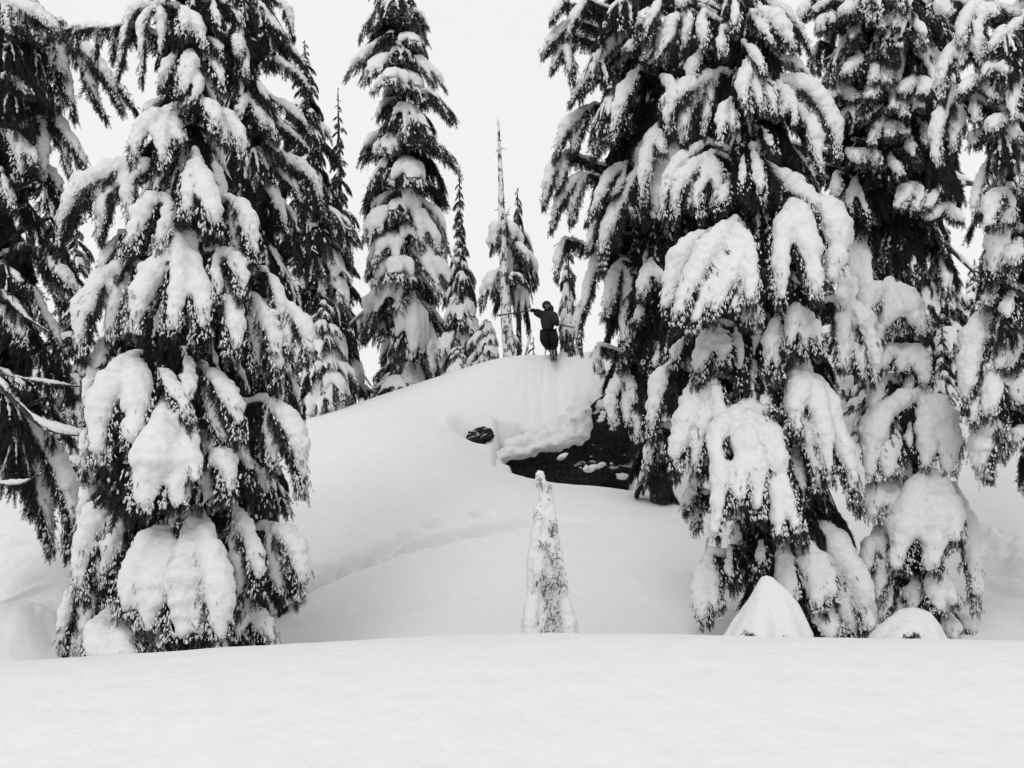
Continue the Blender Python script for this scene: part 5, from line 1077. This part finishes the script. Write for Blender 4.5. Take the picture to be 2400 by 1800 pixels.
limb(t3, [(-60, 600, 10.8), (10, 640, 10.6), (60, 690, 10.5), (110, 720, 10.4)], .035, .007, .045, 4)

for pts, r0, r1, sr, sd_ in [([(1925, 140, 21.8), (1880, 128, 21.4), (1830, 125, 21.2), (1780, 132, 21.1)], .10, .05, .11, 1), ([(1950, 385, 21.9), (2000, 388, 21.5), (2060, 392, 21.3), (2120, 400, 21.2)], .10, .05, .13, 2), ([(1930, 318, 21.8), (1990, 312, 21.5), (2045, 300, 21.3)], .09, .04, .10, 3),
                          ([(1935, 300, 21.8), (1880, 312, 21.4), (1840, 300, 21.2)], .08, .04, .09, 4), ([(1930, 200, 21.9), (1900, 110, 21.5), (1870, 60, 21.3)], .12, .06, .05, 5), ([(1950, 490, 21.9), (2010, 500, 21.4), (2060, 545, 21.2), (2105, 590, 21.1)], .09, .03, .08, 6)]:
    limb(tm, pts, r0, r1, sr, sd_)
# ---------------------------------------------------------------- rock outcrop
def rock():
    d0 = 23.0
    b = at(1230, 1075, d0); b[2] -= .5
    root = empty('rock_outcrop', b, 'black rock overhang under the snowy knoll, below the skier', 'rock')
    cols = np.linspace(1055, 1420, 120)
    top = np.interp(cols, [1055, 1075, 1110, 1150, 1190, 1225, 1243, 1258, 1275, 1310, 1340, 1380, 1420], [1000, 985, 982, 972, 962, 948, 922, 893, 868, 842, 815, 805, 800])
    fd = np.interp(cols, [1055, 1075, 1190, 1260, 1330, 1420], [22.7, 23.0, 23.3, 23.55, 23.95, 24.2])
    n = 70; V = []
    for i, c in enumerate(cols):
        for k in range(n):
            f = k/(n-1)
            y = top[i] + (1110-top[i])*f
            dd = fd[i] - .32 + .25*math.sin(math.pi*min(f*1.1, 1))   # undercut
            V.append(at(c, y, dd))
    V = np.array(V)
    V += np.stack([.22*fbm(V, 1.4, 4, 1), .38*fbm(V*np.array([.6, 1, 1.7]), 1.1, 5, 2), .18*fbm(V, 1.2, 4, 3)], -1)
    i = np.arange(119)[:, None]*n; j = np.arange(n-1)[None]
    q = np.stack([i+j, i+j+1, i+n+j+1, i+n+j], -1).reshape(-1, 4)
    # back sheet closes the body
    Bk = V.copy(); Bk[:, 1] += 1.5
    Vall = np.vstack([V, Bk]); off = len(V)
    q2 = (q+off)[:, ::-1]
    e1 = np.arange(119)*n; top_q = np.stack([e1, e1+n, e1+n+off, e1+off], -1); bot_q = np.stack([e1+n-1, e1+n-1+off, e1+2*n-1+off, e1+2*n-1], -1)
    e2 = np.arange(n-1); l_q = np.stack([e2, e2+off, e2+1+off, e2+1], -1); e3 = e2+119*n; r_q = np.stack([e3, e3+1, e3+1+off, e3+off], -1)
    me = mesh_np('rock_face', Vall-b, [np.vstack([q, q2, top_q, bot_q, l_q, r_q])], M_ROCK, False)
    link(bpy.data.objects.new('rock_face', me), root)
    # lumpy snow rim along the top of the rock and ledges
    rg = np.random.default_rng(4); ac = Acc(); tp = Acc()
    def rim(pts, r, up, jit):
        W = np.array([at(*p) for p in pts]); s = np.linspace(0, 1, 40)
        Q = np.stack([np.interp(s, np.linspace(0, 1, len(W)), W[:, k]) for k in range(3)], -1)-b
        Q += rg.standard_normal(Q.shape)*np.array([.02, .03, jit])
        v, qq, t = tube(Q+UP*up, r*(.75+.5*rg.random(40)), 9); ac.add(v, qq, t)
    def lumps(pts, n_, r0, r1, spread):
        W = np.array([at(*p) for p in pts]); L_ = np.concatenate([[0], np.cumsum(np.linalg.norm(np.diff(W, axis=0), axis=1))])
        for k in range(n_):
            u_ = rg.random()*L_[-1]; c = np.array([np.interp(u_, L_, W[:, a]) for a in range(3)])
            c = c + rg.standard_normal(3)*np.array(spread) + np.array([0, 0, .08*vnoise(np.array([[u_, 0, 0]]), 2.5, 3)[0]])
            v, f = ICO2; r = rg.uniform(r0, r1); ac.add(v*r*np.array([1.25, 1, .8]) + c-b, None, f)
    edge = [(1078, 982, 22.75), (1110, 980, 22.85), (1150, 972, 22.95), (1190, 962, 23.0), (1230, 950, 23.1), (1262, 936, 23.3)]
    lumps(edge, 230, .06, .15, (.04, .10, .07))
    lumps([(x, y-18, d_+.18) for x, y, d_ in edge[1:]], 130, .12, .22, (.05, .08, .05))
    lumps([(x, y-36, d_+.42) for x, y, d_ in edge[2:]], 90, .14, .24, (.05, .08, .04))
    lumps([(1062, 992, 22.6), (1066, 1004, 22.2), (1074, 1014, 21.6), (1088, 1024, 21.1)], 90, .07, .16, (.06, .12, .05))
    e2 = [(1228, 948, 23.2), (1244, 920, 23.4), (1256, 895, 23.6), (1275, 872, 23.8), (1305, 845, 23.95), (1320, 825, 24.1), (1350, 812, 24.2)]
    lumps([(x, y, d_-.30) for x, y, d_ in e2], 150, .04, .12, (.11, .08, .10)); lumps(e2, 240, .05, .17, (.13, .12, .12)); lumps([(x, y-16, d_+.25) for x, y, d_ in e2], 160, .14, .24, (.06, .08, .05))
    job = dict(mesh=ac.mesh('snow_tmp', M_SNOW), tips=None, voxel=.045, Rb=.10, seed=3, users=[], smooth=6, rough=.9); PENDING.append(job)
    so = bpy.data.objects.new('snow_rim', job['mesh']); link(so, root); job['users'].append(so)
    for (x, y, dd, w_, sl) in [(1300, 900, 23.2, .24, 1.6), (1322, 916, 23.1, .20, -1.6), (1275, 1012, 22.4, .55, .25), (1345, 1028, 22.6, .25, -.3), (1213, 987, 22.6, .16, .5)]:
        a2 = Acc(); c = at(x, y, dd)-b
        for k in range(int(50*w_)+6):
            u_ = rg.normal()*w_*.5; v, f = ICO1
            a2.add(v*rg.uniform(.03, .075)*np.array([1.6, 1, .6])*(1+.3*rg.standard_normal((len(v), 1)).clip(-1, 1)) + c + np.array([u_/(1+abs(sl)), .05*rg.normal(), u_*sl/(1+abs(sl))+rg.normal()*.045]), None, f)
        job = dict(mesh=a2.mesh('snow_tmp', M_SNOW), tips=None, voxel=.03, Rb=.07, seed=int(x) % 50, users=[], smooth=2, rough=1.0); PENDING.append(job)
        o_ = link(bpy.data.objects.new('snow_patch', job['mesh']), root); o_['kind'] = 'stuff'; job['users'].append(o_)
    # small rock in the hollow to the left
    bb = at(1036, 948, 22.85); r2 = ico(4)[0]; fr = ico(4)[1]
    v = r2*np.array([.36, .30, .22]); v = v + r2*(.22*fbm(v*3+5, 1.6, 4, 7))[:, None]; v[:, 2] += .12*v[:, 0]
    o = link(bpy.data.objects.new('small_rock', mesh_np('small_rock', v, [fr], M_ROCK, False))); o.location = bb
    o['label'] = 'small dark rock in a snow hollow, left of the big black overhang'; o['category'] = 'rock'
rock()

# ---------------------------------------------------------------- skier
M_JACKET = plain('jacket_cloth', .024, .8, 30, .3); M_PANTS = plain('trouser_cloth', .008, .85, 30, .3); M_HELM = plain('helmet_shell', .012, .5, 10, .2)
M_SKIN = plain('skin', .25, .6, 20, .1); M_BLACK = plain('black_rubber', .01, .6); M_WHITE = plain('white_print', .6, .5, 20, .1); M_METAL = plain('pole_metal', .03, .4); M_LENS = plain('goggle_lens', .12, .15, 10, .1)
def skinned(name, verts, edges, radii, m, parent, sub=2):
    me = bpy.data.meshes.new(name); me.from_pydata([tuple(v) for v in verts], edges, []); o = bpy.data.objects.new(name, me); C.objects.link(o)
    sm = o.modifiers.new('skin', 'SKIN'); sm.use_smooth_shade = True
    ss = o.modifiers.new('sub', 'SUBSURF'); ss.levels = sub; ss.render_levels = sub
    for k, r in enumerate(radii):
        sv = me.skin_vertices[0].data[k]; sv.radius = r if isinstance(r, tuple) else (r, r)
        sv.use_root = (k == 0)
    dg = bpy.context.evaluated_depsgraph_get(); dg.update()
    nm = bpy.data.meshes.new_from_object(o.evaluated_get(dg)); nm.materials.clear(); nm.materials.append(m)
    for p in nm.polygons: p.use_smooth = True
    bpy.data.objects.remove(o); nm.name = name
    return link(bpy.data.objects.new(name, nm), parent)
def ellipsoid(name, c, r, m, parent, rot=(0, 0, 0), lvl=3):
    v, f = ico(lvl); v = v*np.array(r)
    o = link(bpy.data.objects.new(name, mesh_np(name, v, [f], m)), parent); o.location = c; o.rotation_euler = rot; return o
def skier():
    D = 25.3; pm = lambda x, y, dd=0: at(x, y, D+dd)
    foot = pm(1196, 778)
    root = empty('person', foot, 'skier in dark jacket, black trousers and helmet, arms spread, dropping off the snowy knoll', 'person')
    J = lambda x, y, dd=0: pm(x, y, dd)-foot
    # body (skin): pelvis root, spine, neck, arms, legs
    body = [J(1184, 712), J(1182, 690), J(1184, 674), J(1183, 666, -.02),
            J(1170, 679, -.02), J(1161, 674, -.1), J(1153, 671, -.15),
            J(1197, 682, -.02), J(1200, 694, -.15), J(1201, 700, -.25),
            J(1178, 716), J(1177, 735, -.24), J(1189, 755, -.02), J(1194, 764, -.02),
            J(1191, 716), J(1200, 733, -.27), J(1198, 752, -.05), J(1199, 763, -.05)]
    ed = [(0, 1), (1, 2), (2, 3), (2, 4), (4, 5), (5, 6), (2, 7), (7, 8), (8, 9), (0, 10), (10, 11), (11, 12), (12, 13), (0, 14), (14, 15), (15, 16), (16, 17)]
    rd = [.14, .15, .14, .06, .075, .055, .045, .075, .06, .045, .10, .085, .07, .06, .10, .085, .07, .06]
    skinned('body', body, ed, rd, M_PANTS, root)
    jk = [J(1184, 719), J(1183, 695), J(1184, 678), J(1184, 671, -.01), J(1171, 680, -.02), J(1161, 675.5, -.1), J(1154, 672, -.15), J(1196, 683, -.02), J(1200, 694, -.15), J(1200, 700, -.24)]
    skinned('jacket', jk, [(0, 1), (1, 2), (2, 3), (2, 4), (4, 5), (5, 6), (2, 7), (7, 8), (8, 9)], [(.27, .20), (.265, .21), (.225, .19), .10, .14, .125, .105, .145, .13, .115], M_JACKET, root)
    tr = [J(1184, 704), J(1177, 717), J(1176, 735, -.24), J(1187, 753, -.03), J(1192, 717), J(1197, 733, -.27), J(1197, 752, -.05)]
    skinned('trousers', tr, [(0, 1), (1, 2), (2, 3), (0, 4), (4, 5), (5, 6)], [(.22, .17), .165, .148, .115, .165, .148, .115], M_PANTS, root)
    # hood, head, face
    hc = J(1181, 662, -.03)
    ellipsoid('head', hc, (.095, .11, .125), M_SKIN, root, (.35, 0, .2))
    ellipsoid('helmet', hc+np.array([0, .02, .035]), (.135, .145, .135), M_HELM, root, (.35, 0, .2))
    g = ellipsoid('goggles', hc+np.array([.01, -.115, .0]), (.085, .03, .04), M_LENS, root, (.35, 0, .2))
    ellipsoid('nose', hc+np.array([.0, -.115, -.055]), (.018, .025, .025), M_SKIN, root)
    ellipsoid('mouth_mask', hc+np.array([0, -.06, -.10]), (.07, .06, .05), M_BLACK, root)
    ellipsoid('hood', hc+np.array([.09, .09, -.06]), (.12, .11, .13), M_JACKET, root)
    hands = []
    for (x, y, dd, dirx) in [(1152, 671, -.17, -1), (1201, 701, -.27, 1)]:
        h = J(x, y, dd)
        V = [h, h+np.array([.03*dirx, -.03, -.01])]; E = [(0, 1)]; R = [.045, .042]
        for f in range(4):
            a = h+np.array([.04*dirx, -.045, .028-.019*f]); n0 = len(V)
            V += [a, a+np.array([.025*dirx, -.03, -.005]), a+np.array([-.005*dirx, -.055, -.01])]; E += [(1, n0), (n0, n0+1), (n0+1, n0+2)]; R += [.014, .013, .012]
        n0 = len(V); V += [h+np.array([.0, -.05, .045]), h+np.array([.02*dirx, -.075, .04])]; E += [(0, n0), (n0, n0+1)]; R += [.016, .014]
        skinned('glove', V, E, R, M_BLACK, root, 1); hands.append(h+foot+np.array([.03*dirx, -.055, 0]))
    for (x, y, dd) in [(1193, 768, -.04), (1199, 767, -.07)]:
        a = J(x, y-8, dd); b_ = J(x, y+1, dd)
        P = np.array([a, a*.5+b_*.5, b_, b_+np.array([0, -.10, .0]), b_+np.array([0, -.20, .03])])
        v, q, t = tube(P, np.array([.07, .068, .07, .06, .045]), 10, np.array([0, -1.0, 0])); link(bpy.data.objects.new('ski_boot', mesh_np('ski_boot', v, [q, t], M_BLACK)), root)
    # skis, tips raised towards the camera
    for k, (xa, xb) in enumerate([(1193.5, 1190), (1199.5, 1196.5)]):
        T0 = pm(xa, 782, .25); T1_ = pm(xb, 752, -.85); mid = (T0+T1_)/2
        dirv = nrm(T1_-T0); sidev = nrm(np.cross(dirv, np.array([0, 1.0, .6]))); nv = nrm(np.cross(sidev, dirv))
        if nv[1] > 0: nv = -nv
        s = np.linspace(0, 1, 24); L_ = np.linalg.norm(T1_-T0)
        cen = T0[None]+dirv[None]*(s*L_)[:, None] - nv[None]*0 + (nv[None]*-1)*(-.10*np.maximum(s-.85, 0)[:, None]*6)**1
        cen[-4:] += -nv*np.array([.01, .03, .06, .10])[:, None]
        wd = .048+.012*np.cos(s*2*np.pi); wd[-1] = .012; wd[-2] = .034; wd[-3] = .048
        vs = []
        for sx, sz in ((-1, 0), (1, 0), (1, 1), (-1, 1)): vs.append(cen+sidev*(wd*sx)[:, None]-nv*.012*sz)
        v = np.stack(vs, 1).reshape(-1, 3); n = 24
        i = np.arange(n-1)[:, None]*4; j = np.arange(4)[None]; q = np.stack([i+j, i+(j+1) % 4, i+4+(j+1) % 4, i+4+j], -1).reshape(-1, 4)
        q = np.vstack([q, [[3, 2, 1, 0]], [[n*4-4, n*4-3, n*4-2, n*4-1]]])
        sk = empty('ski', T0, ['ski under the skier on the photo left, black base with white print', 'ski under the skier on the photo right, white edge curling at its tip'][k], 'ski', 'skis of the skier')
        link(bpy.data.objects.new('board', mesh_np('board', v-T0, [q], M_BLACK)), sk)
        rg = np.random.default_rng(k+2)
        for m_ in range(7):
            c = .1+.12*m_; p = T0+dirv*(c*L_)+nv*.006+sidev*rg.uniform(-.015, .015)
            a = rg.uniform(-.6, .6); e1 = dirv*math.cos(a)*.04+sidev*math.sin(a)*.04; e2 = sidev*.022
            pv = np.array([p-e1-e2, p-e1+e2*.3, p+e1+e2, p+e1-e2*.2]); pv = np.vstack([pv, pv-nv*.004])-T0
            link(bpy.data.objects.new('print_mark', mesh_np('print_mark', pv, [np.array([[0, 1, 2, 3], [7, 6, 5, 4], [0, 4, 5, 1], [1, 5, 6, 2], [2, 6, 7, 3], [3, 7, 4, 0]])], M_WHITE, False)), sk)
    for k, (h, tip, lb) in enumerate([(hands[0], pm(1074, 682, -.3), 'ski pole held out level to the left, crossing the dead snag'), (hands[1], pm(1250, 710, .15), 'ski pole pointing down right from the skier, in front of snowy boughs')]):
        pr = empty('ski_pole', h, lb, 'ski pole', 'poles of the skier')
        dv = nrm(tip-h); Q = np.linspace(h-dv*.10, tip, 8)-h
        v, q, t = tube(Q, np.linspace(.021, .016, 8), 8); link(bpy.data.objects.new('shaft', mesh_np('shaft', v, [q, t], M_METAL)), pr)
        v, q, t = tube(np.linspace(h-dv*.13, h+dv*.01, 4)-h, np.full(4, .022), 8); link(bpy.data.objects.new('grip', mesh_np('grip', v, [q, t], M_BLACK)), pr)
        c = tip-dv*.08-h; v, q, t = tube(np.linspace(c-dv*.01, c+dv*.012, 3), np.array([.045, .05, .03]), 12); link(bpy.data.objects.new('basket', mesh_np('basket', v, [q, t], M_BLACK)), pr)
skier()
def litter():
    rg = np.random.default_rng(6); ac = Acc()
    for _ in range(60):
        x = rg.uniform(-6, 5); d = rg.uniform(9.5, 25); z = float(height([x], [d])[0]) if d < 20.3 or d > 24.5 else None
        if z is None: continue
        a = rg.uniform(0, 6.28); l = rg.uniform(.008, .022); p = np.array([x, d, z+.006]); e = np.array([math.cos(a), math.sin(a), .2])*l; f = np.array([-math.sin(a), math.cos(a), .3])*l*.35
        ac.add(np.array([p-e, p+e, p+f, p+UP*l*.5]), None, np.array([[0, 1, 2], [0, 1, 3], [1, 2, 3], [0, 2, 3]]), -1)
    o = link(bpy.data.objects.new('needle_litter', ac.mesh('needle_litter', M_BARK, False))); o['kind'] = 'stuff'
    o['label'] = 'tiny dark needles and bark bits scattered over the snow slope'; o['category'] = 'litter'
litter()
bake_snow()
tri = sum(len(m.loops)-2*len(m.polygons) for m in bpy.data.meshes)
print('OBJECTS', len(bpy.data.objects), 'unique tris', tri)
